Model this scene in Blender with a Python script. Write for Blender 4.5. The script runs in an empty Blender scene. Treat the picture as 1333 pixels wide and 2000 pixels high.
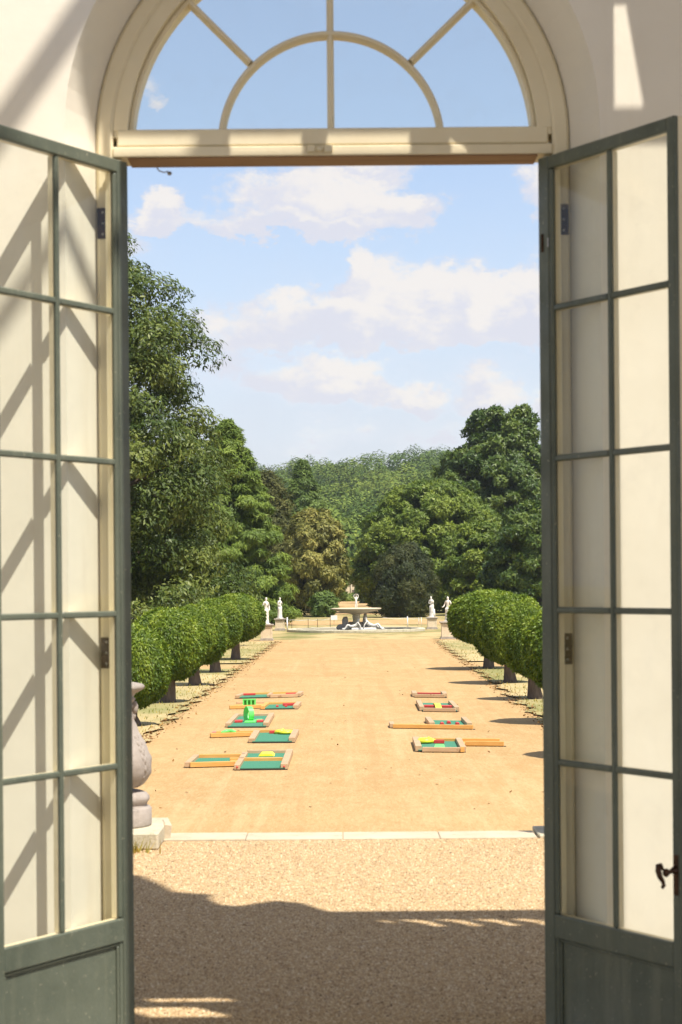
import bpy, bmesh, math, random
import numpy as np
from mathutils import Vector, Matrix
random.seed(7)
RNG = np.random.default_rng(11)
C = bpy.context.scene.collection
PI = math.pi

# ------------------------------------------------------------------ camera, sky, sun, exposure
EYE = 1.75                      # eye above the gravel terrace (z = 0)
F = 3800.0                      # focal length in photo pixels (photo 2000 px high)
GZ = -1.45                      # level of the sand walk below the terrace
HY = 1138.0                     # horizon row
ROLL = math.radians(0.5)
KX, KY = 0.36, 0.40             # sun: towards the sun = (KX, -KY, 1)

cam_d = bpy.data.cameras.new('camera')
cam = bpy.data.objects.new('camera', cam_d); C.objects.link(cam)
cam.location = (0, 0, EYE)
cam.rotation_euler = (Matrix.Rotation(ROLL, 3, 'Y') @ Matrix.Rotation(PI/2, 3, 'X')).to_euler()
cam_d.sensor_fit = 'VERTICAL'; cam_d.sensor_height = 36; cam_d.sensor_width = 24
cam_d.lens = 36 * F / 2000
cam_d.shift_y = (HY - 1000) / 2000
cam_d.clip_start = 0.05; cam_d.clip_end = 6000
cam_d.dof.use_dof = True; cam_d.dof.focus_distance = 75; cam_d.dof.aperture_fstop = 7.0
bpy.context.scene.camera = cam

sun_dir = Vector((KX, -KY, 1)).normalized()
sd = bpy.data.lights.new('sun', 'SUN'); sd.energy = 5.0; sd.angle = math.radians(0.53); sd.color = (1.0, 0.93, 0.83)
sun = bpy.data.objects.new('sun', sd); C.objects.link(sun)
sun.rotation_euler = sun_dir.to_track_quat('Z', 'Y').to_euler()
sun.location = (20, -20, 60)

sc = bpy.context.scene
sc.view_settings.view_transform = 'Standard'; sc.view_settings.look = 'None'
sc.view_settings.gamma = 1; sc.view_settings.use_curve_mapping = False
sc.view_settings.exposure = 0.6
sc.cycles.max_bounces = 8; sc.cycles.transparent_max_bounces = 24; sc.cycles.volume_bounces = 0

world = bpy.data.worlds.new('World'); sc.world = world; world.use_nodes = True
WN = world.node_tree.nodes; WL = world.node_tree.links; WN.clear()
def wn(t, **k):
    n = WN.new(t)
    for a, v in k.items(): setattr(n, a, v)
    return n
def put(sock, v):
    if isinstance(v, bpy.types.NodeSocket): WL.new(v, sock)
    else: sock.default_value = v
def M_(op, a, b=0.0, c=0.0, clamp=False):
    n = wn('ShaderNodeMath', operation=op, use_clamp=clamp)
    put(n.inputs[0], a); put(n.inputs[1], b); put(n.inputs[2], c)
    return n.outputs[0]
def build_world():
    sky = wn('ShaderNodeTexSky', sky_type='NISHITA', sun_disc=False)
    sky.sun_elevation = math.asin(sun_dir.z); sky.sun_rotation = math.atan2(sun_dir.x, sun_dir.y)
    sky.air_density = 1.0; sky.dust_density = 0.6; sky.ozone_density = 1.6; sky.altitude = 0
    tc = wn('ShaderNodeTexCoord').outputs['Generated']
    sep = wn('ShaderNodeSeparateXYZ'); WL.new(tc, sep.inputs[0])
    x, y, z = sep.outputs
    h = M_('SQRT', M_('ADD', M_('MULTIPLY', x, x), M_('MULTIPLY', y, y)))
    az = M_('ARCTAN2', x, y)
    el = M_('DIVIDE', z, M_('MAXIMUM', h, 0.05))
    def noise(scale, detail, rough, off=(0, 0, 0), sz=1.6):
        mp = wn('ShaderNodeMapping'); WL.new(tc, mp.inputs[0])
        mp.inputs['Scale'].default_value = (1, 1, sz); mp.inputs['Location'].default_value = off
        n = wn('ShaderNodeTexNoise'); WL.new(mp.outputs[0], n.inputs['Vector'])
        n.inputs['Scale'].default_value = scale; n.inputs['Detail'].default_value = detail; n.inputs['Roughness'].default_value = rough
        return n.outputs['Fac']
    wu = M_('MULTIPLY', M_('SUBTRACT', noise(26, 7, 0.62), 0.5), 0.075)
    wv = M_('MULTIPLY', M_('SUBTRACT', noise(30, 7, 0.62, (3.1, 7.7, 1.3)), 0.5), 0.050)
    U = M_('ADD', az, wu); V = M_('ADD', el, wv)
    # banks of cumulus: (azimuth, height of the flat base, half width, height above base, strength)
    banks = [(660, 432, 235, 105, 1.0), (800, 425, 120, 62, 0.95), (330, 450, 75, 62, 0.9), (590, 452, 260, 40, 0.6), (700, 338, 130, 60, 0.7), (1120, 400, 110, 95, 0.9),
             (722, 605, 62, 145, 1.0), (790, 620, 120, 118, 1.0), (880, 632, 140, 128, 1.1), (975, 645, 120, 100, 1.0), (1040, 645, 90, 140, 1.0), (680, 655, 190, 100, 0.9), (560, 645, 80, 75, 0.75), (520, 665, 190, 85, 0.6),
             (700, 770, 150, 88, 0.85), (600, 760, 110, 85, 0.6), (800, 785, 60, 55, 0.6), (950, 780, 110, 70, 0.62), (1110, 800, 90, 90, 0.7), (460, 720, 120, 70, 0.3), (640, 860, 90, 50, 0.3), (850, 865, 90, 45, 0.3),
             (588, 255, 26, 16, 0.8), (290, 190, 34, 42, 0.4), (1200, 300, 60, 60, 0.5), (60, 500, 240, 120, 0.8), (20, 760, 260, 120, 0.7), (1330, 620, 170, 120, 0.8), (1400, 380, 160, 90, 0.7)]
    tot = None; lit = None
    for (px, py, w, hh, s) in banks:
        u0 = (px - 667) / F; v0 = (HY - py) / F; w_ = w / F; h_ = hh / F
        du = M_('DIVIDE', M_('SUBTRACT', U, u0), w_)
        dv = M_('SUBTRACT', V, v0)
        up = M_('DIVIDE', M_('MAXIMUM', dv, 0.0), h_)
        dn = M_('DIVIDE', M_('MINIMUM', dv, 0.0), h_ * 0.35)
        r2 = M_('ADD', M_('MULTIPLY', du, du), M_('ADD', M_('MULTIPLY', up, up), M_('MULTIPLY', dn, dn)))
        m = M_('MULTIPLY', M_('SUBTRACT', 1.0, r2), s)
        l = M_('MULTIPLY', M_('MULTIPLY', m, 1.6, clamp=True), up)
        tot = m if tot is None else M_('MAXIMUM', tot, m)
        lit = l if lit is None else M_('MAXIMUM', lit, l)
    # the rest of the sky goes on with like clouds
    gen = M_('MULTIPLY', M_('SUBTRACT', noise(5.5, 6, 0.55, (9, 2, 5), 3.0), 0.54), 5.0)
    gen = M_('SUBTRACT', gen, M_('MULTIPLY', M_('GREATER_THAN', 0.26, M_('ABSOLUTE', az)), M_('MULTIPLY', M_('GREATER_THAN', 0.42, el), 9.0)))
    tot = M_('ADD', tot, M_('MULTIPLY', M_('SUBTRACT', noise(75, 6, 0.65, (5, 3, 2)), 0.5), 1.1))
    tot = M_('MAXIMUM', tot, gen)
    sm = wn('ShaderNodeMapRange', interpolation_type='SMOOTHSTEP'); WL.new(tot, sm.inputs['Value'])
    sm.inputs['From Min'].default_value = -0.42; sm.inputs['From Max'].default_value = 0.52
    sh = wn('ShaderNodeMapRange', interpolation_type='SMOOTHSTEP'); WL.new(M_('ADD', lit, M_('MULTIPLY', M_('SUBTRACT', noise(30, 6, 0.6, (1, 1, 4)), 0.5), 1.3)), sh.inputs['Value'])
    sh.inputs['From Min'].default_value = 0.02; sh.inputs['From Max'].default_value = 0.42
    cc = wn('ShaderNodeMix', data_type='RGBA'); WL.new(sh.outputs[0], cc.inputs['Factor'])
    cc.inputs['A'].default_value = (5.65, 5.65, 6.25, 1); cc.inputs['B'].default_value = (7.0, 6.6, 6.25, 1)
    # pale veil low down
    veil = wn('ShaderNodeMapRange', interpolation_type='SMOOTHSTEP'); WL.new(M_('ADD', el, M_('MULTIPLY', wv, 1.2)), veil.inputs['Value'])
    veil.inputs['From Min'].default_value = 0.04; veil.inputs['From Max'].default_value = 0.23
    veil.inputs['To Min'].default_value = 0.80; veil.inputs['To Max'].default_value = 0.20
    mask = M_('MAXIMUM', M_('MULTIPLY', sm.outputs[0], 0.93), veil.outputs[0])
    vm = wn('ShaderNodeMix', data_type='RGBA'); WL.new(sm.outputs[0], vm.inputs['Factor'])
    vm.inputs['A'].default_value = (5.2, 5.4, 6.1, 1); WL.new(cc.outputs['Result'], vm.inputs['B'])
    blue = wn('ShaderNodeMix', data_type='RGBA', blend_type='MULTIPLY'); blue.inputs['Factor'].default_value = 1
    WL.new(sky.outputs[0], blue.inputs['A']); blue.inputs['B'].default_value = SKYTINT
    mx = wn('ShaderNodeMix', data_type='RGBA'); WL.new(mask, mx.inputs['Factor'])
    WL.new(blue.outputs['Result'], mx.inputs['A']); WL.new(vm.outputs['Result'], mx.inputs['B'])
    bg = wn('ShaderNodeBackground'); bg.inputs['Strength'].default_value = 0.09
    WL.new(mx.outputs['Result'], bg.inputs['Color'])
    out = wn('ShaderNodeOutputWorld'); WL.new(bg.outputs[0], out.inputs['Surface'])
SKYTINT = (1.42, 1.36, 1.36, 1)
build_world()

# ------------------------------------------------------------------ helpers
def at(px, py, Y):
    """point of the place at distance Y that the photo shows at (px, py)"""
    u = px - 667; v = HY - py
    return Vector(((u*math.cos(ROLL) + v*math.sin(ROLL)) * Y / F, Y, EYE + (-u*math.sin(ROLL) + v*math.cos(ROLL)) * Y / F))
def G(px, py, z=GZ):
    u = px - 667; v = HY - py
    vz = -u*math.sin(ROLL) + v*math.cos(ROLL)
    Y = F * (z - EYE) / vz
    return at(px, py, Y)
def axis_x(y): return -0.12 + y * 0.0087

def link(name, me, m=None, parent=None):
    o = bpy.data.objects.new(name, me); C.objects.link(o)
    if m is not None and me is not None:
        for mm in (m if isinstance(m, (list, tuple)) else [m]): me.materials.append(mm)
    if parent: o.parent = parent
    return o
def tag(o, label=None, cat=None, group=None, kind=None):
    if label: o['label'] = label
    if cat: o['category'] = cat
    if group: o['group'] = group
    if kind: o['kind'] = kind
    return o
def thing(name, label, cat, loc=(0, 0, 0), rz=0, group=None):
    o = bpy.data.objects.new(name, None); C.objects.link(o)
    o.location = loc; o.rotation_euler = (0, 0, rz); o.empty_display_size = 0.2
    return tag(o, label, cat, group)

class MB:
    def __init__(s): s.v = []; s.f = []; s.mi = []; s.sm = []
    def add(s, vs, fs, mi=0, smooth=False):
        b = len(s.v); s.v += [tuple(p) for p in vs]
        s.f += [tuple(i + b for i in f) for f in fs]; s.mi += [mi]*len(fs); s.sm += [smooth]*len(fs)
        return s
    def box(s, x0, x1, y0, y1, z0, z1, mi=0, c=0.0):
        """box; c = chamfer of all edges"""
        if c <= 0:
            vs = [(x, y, z) for z in (z0, z1) for y in (y0, y1) for x in (x0, x1)]
            return s.add(vs, [(0,2,3,1),(4,5,7,6),(0,1,5,4),(2,6,7,3),(0,4,6,2),(1,3,7,5)], mi)
        bm = bmesh.new(); bmesh.ops.create_cube(bm, size=1)
        for v in bm.verts: v.co = Vector(((x0+x1)/2 + v.co.x*(x1-x0), (y0+y1)/2 + v.co.y*(y1-y0), (z0+z1)/2 + v.co.z*(z1-z0)))
        bmesh.ops.bevel(bm, geom=bm.edges[:], offset=c, segments=1, affect='EDGES')
        bm.verts.index_update()
        s.add([v.co[:] for v in bm.verts], [[v.index for v in f.verts] for f in bm.faces], mi); bm.free(); return s
    def prism(s, pts, z0, z1, mi=0):
        n = len(pts)
        vs = [(p[0], p[1], z0) for p in pts] + [(p[0], p[1], z1) for p in pts]
        fs = [tuple(range(n-1, -1, -1)), tuple(range(n, 2*n))] + [(i, (i+1) % n, n+(i+1) % n, n+i) for i in range(n)]
        return s.add(vs, fs, mi)
    def lathe(s, prof, cx=0, cy=0, n=24, mi=0, mod=None):
        vs = []
        for j, (r, z) in enumerate(prof):
            for i in range(n):
                a = 2*PI*i/n; rr = r * (mod(a, z, r) if mod else 1)
                vs.append((cx + rr*math.cos(a), cy + rr*math.sin(a), z))
        fs = [(j*n+i, j*n+(i+1) % n, (j+1)*n+(i+1) % n, (j+1)*n+i) for j in range(len(prof)-1) for i in range(n)]
        fs.append(tuple(range(n-1, -1, -1))); fs.append(tuple((len(prof)-1)*n+i for i in range(n)))
        return s.add(vs, fs, mi, True)
    def tube(s, pts, rad, n=8, mi=0):
        pts = [Vector(p) for p in pts]; R = rad if isinstance(rad, (list, tuple)) else [rad]*len(pts)
        vs = []; ref = Vector((0.31, 0.17, 0.93))
        for i, p in enumerate(pts):
            t = (pts[min(i+1, len(pts)-1)] - pts[max(i-1, 0)]).normalized()
            a = t.cross(ref)
            if a.length < 1e-3: a = t.cross(Vector((1, 0, 0)))
            a.normalize(); b = t.cross(a)
            for k in range(n):
                w = 2*PI*k/n; vs.append(p + (a*math.cos(w) + b*math.sin(w))*R[i])
        fs = [(j*n+i, j*n+(i+1) % n, (j+1)*n+(i+1) % n, (j+1)*n+i) for j in range(len(pts)-1) for i in range(n)]
        fs.append(tuple(range(n-1, -1, -1))); fs.append(tuple((len(pts)-1)*n+i for i in range(n)))
        return s.add(vs, fs, mi, True)
    def ball(s, c, r, n=12, mi=0, jit=0.0):
        prof = []; m = n//2
        vs = [(c[0], c[1], c[2]-r[2])]
        for j in range(1, m):
            t = -PI/2 + PI*j/m
            for i in range(n):
                a = 2*PI*i/n; q = 1 + random.uniform(-jit, jit)
                vs.append((c[0]+r[0]*math.cos(t)*math.cos(a)*q, c[1]+r[1]*math.cos(t)*math.sin(a)*q, c[2]+r[2]*math.sin(t)*q))
        vs.append((c[0], c[1], c[2]+r[2])); L = len(vs)-1
        fs = [(0, 1+(i+1) % n, 1+i) for i in range(n)]
        for j in range(m-2):
            fs += [(1+j*n+i, 1+j*n+(i+1) % n, 1+(j+1)*n+(i+1) % n, 1+(j+1)*n+i) for i in range(n)]
        fs += [(1+(m-2)*n+i, 1+(m-2)*n+(i+1) % n, L) for i in range(n)]
        return s.add(vs, fs, mi, True)
    def mesh(s, name):
        me = bpy.data.meshes.new(name); me.from_pydata(s.v, [], s.f)
        me.polygons.foreach_set('material_index', s.mi); me.polygons.foreach_set('use_smooth', s.sm)
        bm = bmesh.new(); bm.from_mesh(me); bmesh.ops.recalc_face_normals(bm, faces=bm.faces); bm.to_mesh(me); bm.free()
        me.update(); return me
    def build(s, name, m, parent=None, bevel=0):
        o = link(name, s.mesh(name), m, parent)
        if bevel:
            b = o.modifiers.new('bevel', 'BEVEL'); b.width = bevel; b.segments = 2; b.limit_method = 'ANGLE'
        return o

# ------------------------------------------------------------------ materials
class NT:
    def __init__(s, name):
        s.m = bpy.data.materials.new(name); s.m.use_nodes = True
        s.N = s.m.node_tree.nodes; s.L = s.m.node_tree.links
        s.b = s.N['Principled BSDF']; s.out = s.N['Material Output']
    def n(s, t, **k):
        n = s.N.new(t)
        for a, v in k.items(): setattr(n, a, v)
        return n
    def set(s, sock, v):
        if isinstance(v, bpy.types.NodeSocket): s.L.new(v, sock)
        else: sock.default_value = v
    def pos(s, obj=False):
        return s.n('ShaderNodeTexCoord').outputs['Object'] if obj else s.n('ShaderNodeNewGeometry').outputs['Position']
    def scale(s, v, sc3):
        m = s.n('ShaderNodeMapping'); s.L.new(v, m.inputs[0]); m.inputs['Scale'].default_value = sc3; return m.outputs[0]
    def noise(s, v, sc, det=4, ro=0.55, dist=0.0):
        n = s.n('ShaderNodeTexNoise'); s.L.new(v, n.inputs['Vector']); n.inputs['Scale'].default_value = sc
        n.inputs['Detail'].default_value = det; n.inputs['Roughness'].default_value = ro; n.inputs['Distortion'].default_value = dist
        return n.outputs['Fac']
    def ramp(s, f, stops):
        r = s.n('ShaderNodeValToRGB'); s.L.new(f, r.inputs[0]); e = r.color_ramp.elements
        while len(e) < len(stops): e.new(0.5)
        for k, (p, c) in enumerate(stops): e[k].position = p; e[k].color = (*c, 1)
        return r.outputs[0]
    def mix(s, f, a, b, mode='MIX'):
        m = s.n('ShaderNodeMix', data_type='RGBA', blend_type=mode)
        s.set(m.inputs['Factor'], f); s.set(m.inputs['A'], a if not isinstance(a, tuple) else (*a, 1)); s.set(m.inputs['B'], b if not isinstance(b, tuple) else (*b, 1))
        return m.outputs['Result']
    def math(s, op, a, b=0.0, clamp=False):
        m = s.n('ShaderNodeMath', operation=op, use_clamp=clamp); s.set(m.inputs[0], a); s.set(m.inputs[1], b); return m.outputs[0]
    def maprange(s, v, a, b, c=0.0, d=1.0):
        m = s.n('ShaderNodeMapRange', interpolation_type='SMOOTHSTEP'); s.L.new(v, m.inputs['Value'])
        for k, q in zip(('From Min', 'From Max', 'To Min', 'To Max'), (a, b, c, d)): m.inputs[k].default_value = q
        return m.outputs[0]
    def bump(s, h, st, dist=0.01):
        b = s.n('ShaderNodeBump'); s.L.new(h, b.inputs['Height']); b.inputs['Strength'].default_value = st; b.inputs['Distance'].default_value = dist
        s.L.new(b.outputs[0], s.b.inputs['Normal']); return b.outputs[0]
    def fin(s, col, rough=0.7, spec=0.4):
        s.set(s.b.inputs['Base Color'], col if not isinstance(col, tuple) else (*col, 1))
        s.set(s.b.inputs['Roughness'], rough); s.b.inputs['Specular IOR Level'].default_value = spec
        return s.m

def m_simple(name, c1, c2, sc=8, rough=0.7, bst=0.15, bsc=60, dist=0.004, spec=0.4, obj=True, stretch=(1, 1, 1)):
    t = NT(name); p = t.scale(t.pos(obj), stretch)
    col = t.ramp(t.noise(p, sc, 5, 0.6), [(0.32, c1), (0.68, c2)])
    if bst: t.bump(t.noise(p, bsc, 4), bst, dist)
    return t.fin(col, rough, spec)

def m_plaster():
    t = NT('wall_plaster'); p = t.pos()
    col = t.ramp(t.noise(p, 1.3, 6, 0.62), [(0.3, (0.81, 0.75, 0.63)), (0.7, (0.88, 0.825, 0.71))])
    st = t.maprange(t.noise(t.scale(p, (3, 3, 0.5)), 2.2, 5), 0.55, 0.8, 0, 0.3)
    col = t.mix(st, col, (0.64, 0.54, 0.41))
    t.bump(t.noise(p, 9, 6, 0.6), 0.2, 0.008)
    return t.fin(col, 0.85, 0.2)
def m_cream():
    t = NT('cream_paint'); p = t.pos()
    col = t.ramp(t.noise(p, 3, 5), [(0.3, (0.74, 0.64, 0.43)), (0.7, (0.82, 0.73, 0.52))])
    ch = t.maprange(t.noise(t.scale(p, (1, 1, 1)), 46, 5, 0.7), 0.69, 0.74)
    col = t.mix(ch, col, (0.42, 0.28, 0.14))
    t.bump(t.noise(p, 25, 6, 0.65), 0.3, 0.006)
    return t.fin(col, 0.5, 0.4)
def m_green():
    t = NT('weathered_green_paint'); p = t.pos()
    col = t.ramp(t.noise(p, 2.4, 6, 0.65), [(0.3, (0.078, 0.094, 0.070)), (0.7, (0.125, 0.142, 0.106))])
    run = t.maprange(t.noise(t.scale(p, (9, 9, 0.6)), 2.0, 4), 0.5, 0.75, 0, 0.5)
    col = t.mix(run, col, (0.17, 0.18, 0.13))
    chip = t.maprange(t.noise(p, 62, 5, 0.8), 0.645, 0.665)
    col = t.mix(chip, col, (0.52, 0.46, 0.34))
    t.bump(t.noise(p, 30, 6, 0.7), 0.4, 0.006)
    return t.fin(col, t.maprange(t.noise(p, 7, 4), 0.3, 0.7, 0.34, 0.6), 0.45)
def m_glass():
    t = NT('window_glass'); N = t.N; N.remove(t.b)
    fr = t.n('ShaderNodeFresnel'); fr.inputs['IOR'].default_value = 1.5
    ob = t.pos()
    nz = t.noise(ob, 1.6, 2, 0.4)
    bp = t.n('ShaderNodeBump'); t.L.new(nz, bp.inputs['Height']); bp.inputs['Strength'].default_value = 0.25; bp.inputs['Distance'].default_value = 0.006
    gl = t.n('ShaderNodeBsdfGlossy'); gl.inputs['Roughness'].default_value = 0.015; t.L.new(bp.outputs[0], gl.inputs['Normal'])
    tr = t.n('ShaderNodeBsdfTransparent'); tr.inputs['Color'].default_value = (0.965, 0.975, 0.96, 1)
    df = t.n('ShaderNodeBsdfDiffuse'); df.inputs['Color'].default_value = (0.7, 0.66, 0.58, 1)
    dirt = t.maprange(t.noise(ob, 5, 6, 0.7), 0.45, 0.9, 0.0, 0.05)
    m1 = t.n('ShaderNodeMixShader'); t.L.new(dirt, m1.inputs[0]); t.L.new(tr.outputs[0], m1.inputs[1]); t.L.new(df.outputs[0], m1.inputs[2])
    m2 = t.n('ShaderNodeMixShader'); bf = t.n('ShaderNodeNewGeometry').outputs['Backfacing']
    t.L.new(t.math('MULTIPLY', t.math('MULTIPLY', fr.outputs[0], 0.75, True), t.math('SUBTRACT', 1.0, bf)), m2.inputs[0]); t.L.new(m1.outputs[0], m2.inputs[1]); t.L.new(gl.outputs[0], m2.inputs[2])
    t.L.new(m2.outputs[0], t.out.inputs['Surface']); return t.m
def m_gravel():
    t = NT('pale_gravel'); p = t.pos()
    v = t.n('ShaderNodeTexVoronoi'); t.L.new(p, v.inputs['Vector']); v.inputs['Scale'].default_value = 62
    v2 = t.n('ShaderNodeTexVoronoi'); t.L.new(p, v2.inputs['Vector']); v2.inputs['Scale'].default_value = 130
    sep = t.n('ShaderNodeSeparateColor'); t.L.new(v.outputs['Color'], sep.inputs[0])
    col = t.ramp(sep.outputs[0], [(0.0, (0.20, 0.12, 0.06)), (0.10, (0.42, 0.29, 0.155)), (0.5, (0.50, 0.355, 0.19)), (0.8, (0.58, 0.435, 0.255)), (1.0, (0.66, 0.54, 0.37))])
    gap = t.maprange(v.outputs['Distance'], 0.0, 0.75, 0, 1)
    col = t.mix(t.math('MULTIPLY', gap, 0.5), col, (0.34, 0.22, 0.11))
    big = t.maprange(t.noise(p, 1.1, 4), 0.35, 0.75, 0, 0.3)
    col = t.mix(big, col, (0.54, 0.37, 0.19))
    h = t.math('SUBTRACT', t.math('MULTIPLY', t.noise(p, 18, 3), 0.8), t.math('ADD', v.outputs['Distance'], t.math('MULTIPLY', v2.outputs['Distance'], 0.35)))
    t.bump(h, 0.9, 0.012)
    return t.fin(col, 0.85, 0.25)
def m_sand():
    t = NT('golden_sand'); p = t.pos()
    a = t.noise(p, 0.35, 5, 0.6); b = t.noise(t.scale(p, (1, 0.35, 1)), 2.2, 5, 0.7); g = t.noise(p, 34, 4, 0.8)
    col = t.ramp(a, [(0.3, (0.385, 0.25, 0.106)), (0.7, (0.45, 0.302, 0.135))])
    col = t.mix(t.maprange(b, 0.40, 0.75, 0, 0.45), col, (0.57, 0.39, 0.20))
    col = t.mix(t.maprange(g, 0.50, 0.72, 0, 0.55), col, (0.33, 0.195, 0.08))
    col = t.mix(t.maprange(t.noise(p, 60, 3, 0.85), 0.56, 0.68, 0, 0.7), col, (0.62, 0.46, 0.28))
    gr = t.noise(t.scale(p, (1, 0.13, 1)), 26, 3, 0.8)
    col = t.mix(t.maprange(gr, 0.50, 0.72, 0, 0.42), col, (0.30, 0.175, 0.07)); col = t.mix(t.maprange(gr, 0.50, 0.30, 0, 0.35), col, (0.60, 0.43, 0.23))
    tr_ = t.noise(t.scale(p, (1.0, 0.022, 1)), 2.6, 4, 0.6); col = t.mix(t.maprange(tr_, 0.56, 0.68, 0, 0.20), col, (0.60, 0.43, 0.235)); col = t.mix(t.maprange(tr_, 0.44, 0.36, 0, 0.30), col, (0.36, 0.215, 0.09))
    ft_ = t.noise(t.scale(p, (1, 0.35, 1)), 5.5, 2, 0.5); col = t.mix(t.maprange(ft_, 0.64, 0.70, 0, 0.28), col, (0.33, 0.195, 0.085))
    pt = t.noise(t.scale(p, (1, 0.3, 1)), 0.9, 6, 0.7); col = t.mix(t.maprange(pt, 0.52, 0.68, 0, 0.4), col, (0.40, 0.235, 0.095))
    t.bump(t.math('ADD', g, t.math('MULTIPLY', b, 1.5)), 0.5, 0.02)
    return t.fin(col, 0.92, 0.15)
def m_grass(name='dry_lawn', g1=(0.16, 0.17, 0.055), t1=(0.48, 0.36, 0.175), bias=0.5):
    t = NT(name); p = t.pos()
    a = t.noise(t.scale(p, (1, 0.45, 1)), 0.42, 5, 0.62); f = t.noise(p, 14, 4, 0.75)
    k = t.math('ADD', t.math('MULTIPLY', a, 0.75), t.math('MULTIPLY', f, 0.25))
    col = t.ramp(k, [(bias-0.10, g1), (bias+0.02, ((g1[0]+t1[0])/2, (g1[1]+t1[1])/2, (g1[2]+t1[2])/2)), (bias+0.10, t1)])
    col = t.mix(t.maprange(t.noise(p, 26, 3, 0.8), 0.58, 0.72, 0, 0.45), col, (0.20, 0.13, 0.05))
    t.bump(f, 0.8, 0.04)
    return t.fin(col, 0.95, 0.1)
def m_leaf(name, c1, c2, c3, rough=0.55, trans=0.22, spec=0.35):
    t = NT(name)
    at_ = t.n('ShaderNodeAttribute'); at_.attribute_name = 'tint'
    col = t.ramp(at_.outputs['Fac'], [(0.0, c1), (0.5, c2), (1.0, c3)])
    t.fin(col, rough, spec)
    col = t.mix(1.0, col, (1.07, 1.0, 0.55), 'MULTIPLY'); t.set(t.b.inputs['Base Color'], col)
    tl = t.n('ShaderNodeBsdfTranslucent'); t.L.new(t.mix(1.0, col, (1.5, 1.5, 0.7), 'MULTIPLY'), tl.inputs['Color'])
    ms = t.n('ShaderNodeMixShader'); ms.inputs[0].default_value = trans
    t.L.new(t.b.outputs[0], ms.inputs[1]); t.L.new(tl.outputs[0], ms.inputs[2]); t.L.new(ms.outputs[0], t.out.inputs['Surface'])
    return t.m
def m_stone(name, c1, c2, c3, sc=5, bst=0.6, rough=0.88):
    t = NT(name); p = t.pos(True)
    col = t.ramp(t.noise(p, sc, 6, 0.65), [(0.3, c1), (0.65, c2)])
    col = t.mix(t.maprange(t.noise(p, sc*2.7, 6, 0.7), 0.55, 0.72, 0, 0.65), col, c3)
    t.bump(t.noise(p, sc*7, 6, 0.7), bst, 0.015)
    return t.fin(col, rough, 0.2)
def m_wood(name, c1, c2):
    t = NT(name); p = t.pos(True)
    col = t.ramp(t.noise(t.scale(p, (1, 1, 6)), 3.5, 5, 0.6), [(0.3, c1), (0.7, c2)])
    kn = t.maprange(t.noise(p, 4.5, 2), 0.70, 0.76, 0, 0.7)
    col = t.mix(kn, col, (0.22, 0.10, 0.035))
    t.bump(t.noise(p, 30, 4), 0.2, 0.003)
    return t.fin(col, 0.6, 0.3)

PLASTER = m_plaster(); CREAM = m_cream(); GREEN = m_green(); GLASS = m_glass()
SOFFIT = m_simple('bare_timber_soffit', (0.20, 0.105, 0.05), (0.33, 0.19, 0.10), 5, 0.7, 0.3, 40, stretch=(0.4, 4, 4), obj=False)
BRONZE = m_simple('dark_bronze', (0.045, 0.022, 0.012), (0.10, 0.05, 0.028), 30, 0.35, 0.1); BRONZE.node_tree.nodes['Principled BSDF'].inputs['Metallic'].default_value = 0.6
IRON = m_simple('rusty_iron', (0.03, 0.018, 0.012), (0.07, 0.04, 0.025), 40, 0.9, 0.3, spec=0.1)
STEEL = m_simple('worn_steel', (0.3, 0.3, 0.3), (0.5, 0.48, 0.45), 40, 0.4, 0.1)
GRAVEL = m_gravel(); SAND = m_sand(); LAWN = m_grass(bias=0.47); VERGE = m_grass('verge_turf', (0.24, 0.235, 0.09), (0.50, 0.385, 0.195), 0.47)
FLOORM = m_simple('stone_floor', (0.62, 0.50, 0.35), (0.72, 0.60, 0.44), 2, 0.6, 0.2, 20)
COPING = m_stone('pale_coping_stone', (0.44, 0.37, 0.26), (0.54, 0.46, 0.34), (0.32, 0.27, 0.19), 4, 0.4)
URNST = m_stone('pinkish_grey_stone', (0.27, 0.235, 0.205), (0.38, 0.335, 0.295), (0.18, 0.16, 0.135), 3.5, 0.5)
LICHEN = m_stone('lichened_stone', (0.40, 0.36, 0.25), (0.56, 0.51, 0.38), (0.22, 0.23, 0.12), 6, 0.6)
MARBLE = m_stone('weathered_white_marble', (0.66, 0.62, 0.54), (0.80, 0.76, 0.68), (0.36, 0.34, 0.26), 4, 0.4)
PEDST = m_stone('buff_pedestal_stone', (0.58, 0.48, 0.33), (0.68, 0.58, 0.41), (0.45, 0.37, 0.25), 2, 0.3)
PEDCAP = m_stone('grey_weathered_stone', (0.28, 0.245, 0.20), (0.42, 0.37, 0.30), (0.16, 0.14, 0.11), 5, 0.6)
ROCK = m_stone('grey_rock', (0.30, 0.27, 0.23), (0.46, 0.41, 0.34), (0.15, 0.14, 0.11), 3, 0.9)
BARK = m_simple('grey_bark', (0.075, 0.055, 0.04), (0.17, 0.13, 0.095), 5, 0.9, 0.9, 12, 0.03, 0.2, stretch=(3, 3, 0.6))
BARKRED = m_simple('red_brown_bark', (0.10, 0.04, 0.02), (0.19, 0.085, 0.045), 5, 0.9, 0.9, 12, 0.03, 0.2, stretch=(3, 3, 0.6))
WOOD = m_wood('varnished_orange_wood', (0.56, 0.285, 0.07), (0.66, 0.37, 0.11))
WOODP = m_wood('weathered_pale_wood', (0.42, 0.28, 0.155), (0.52, 0.36, 0.21))
FELT = m_simple('green_felt', (0.055, 0.19, 0.115), (0.075, 0.235, 0.15), 30, 0.9, 0.4, 200, 0.003, 0.1)
RED = m_simple('red_plastic', (0.50, 0.035, 0.03), (0.60, 0.06, 0.05), 6, 0.4, 0.05)
PINK = m_simple('faded_red_plastic', (0.55, 0.22, 0.16), (0.60, 0.27, 0.2), 6, 0.5, 0.05)
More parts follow.
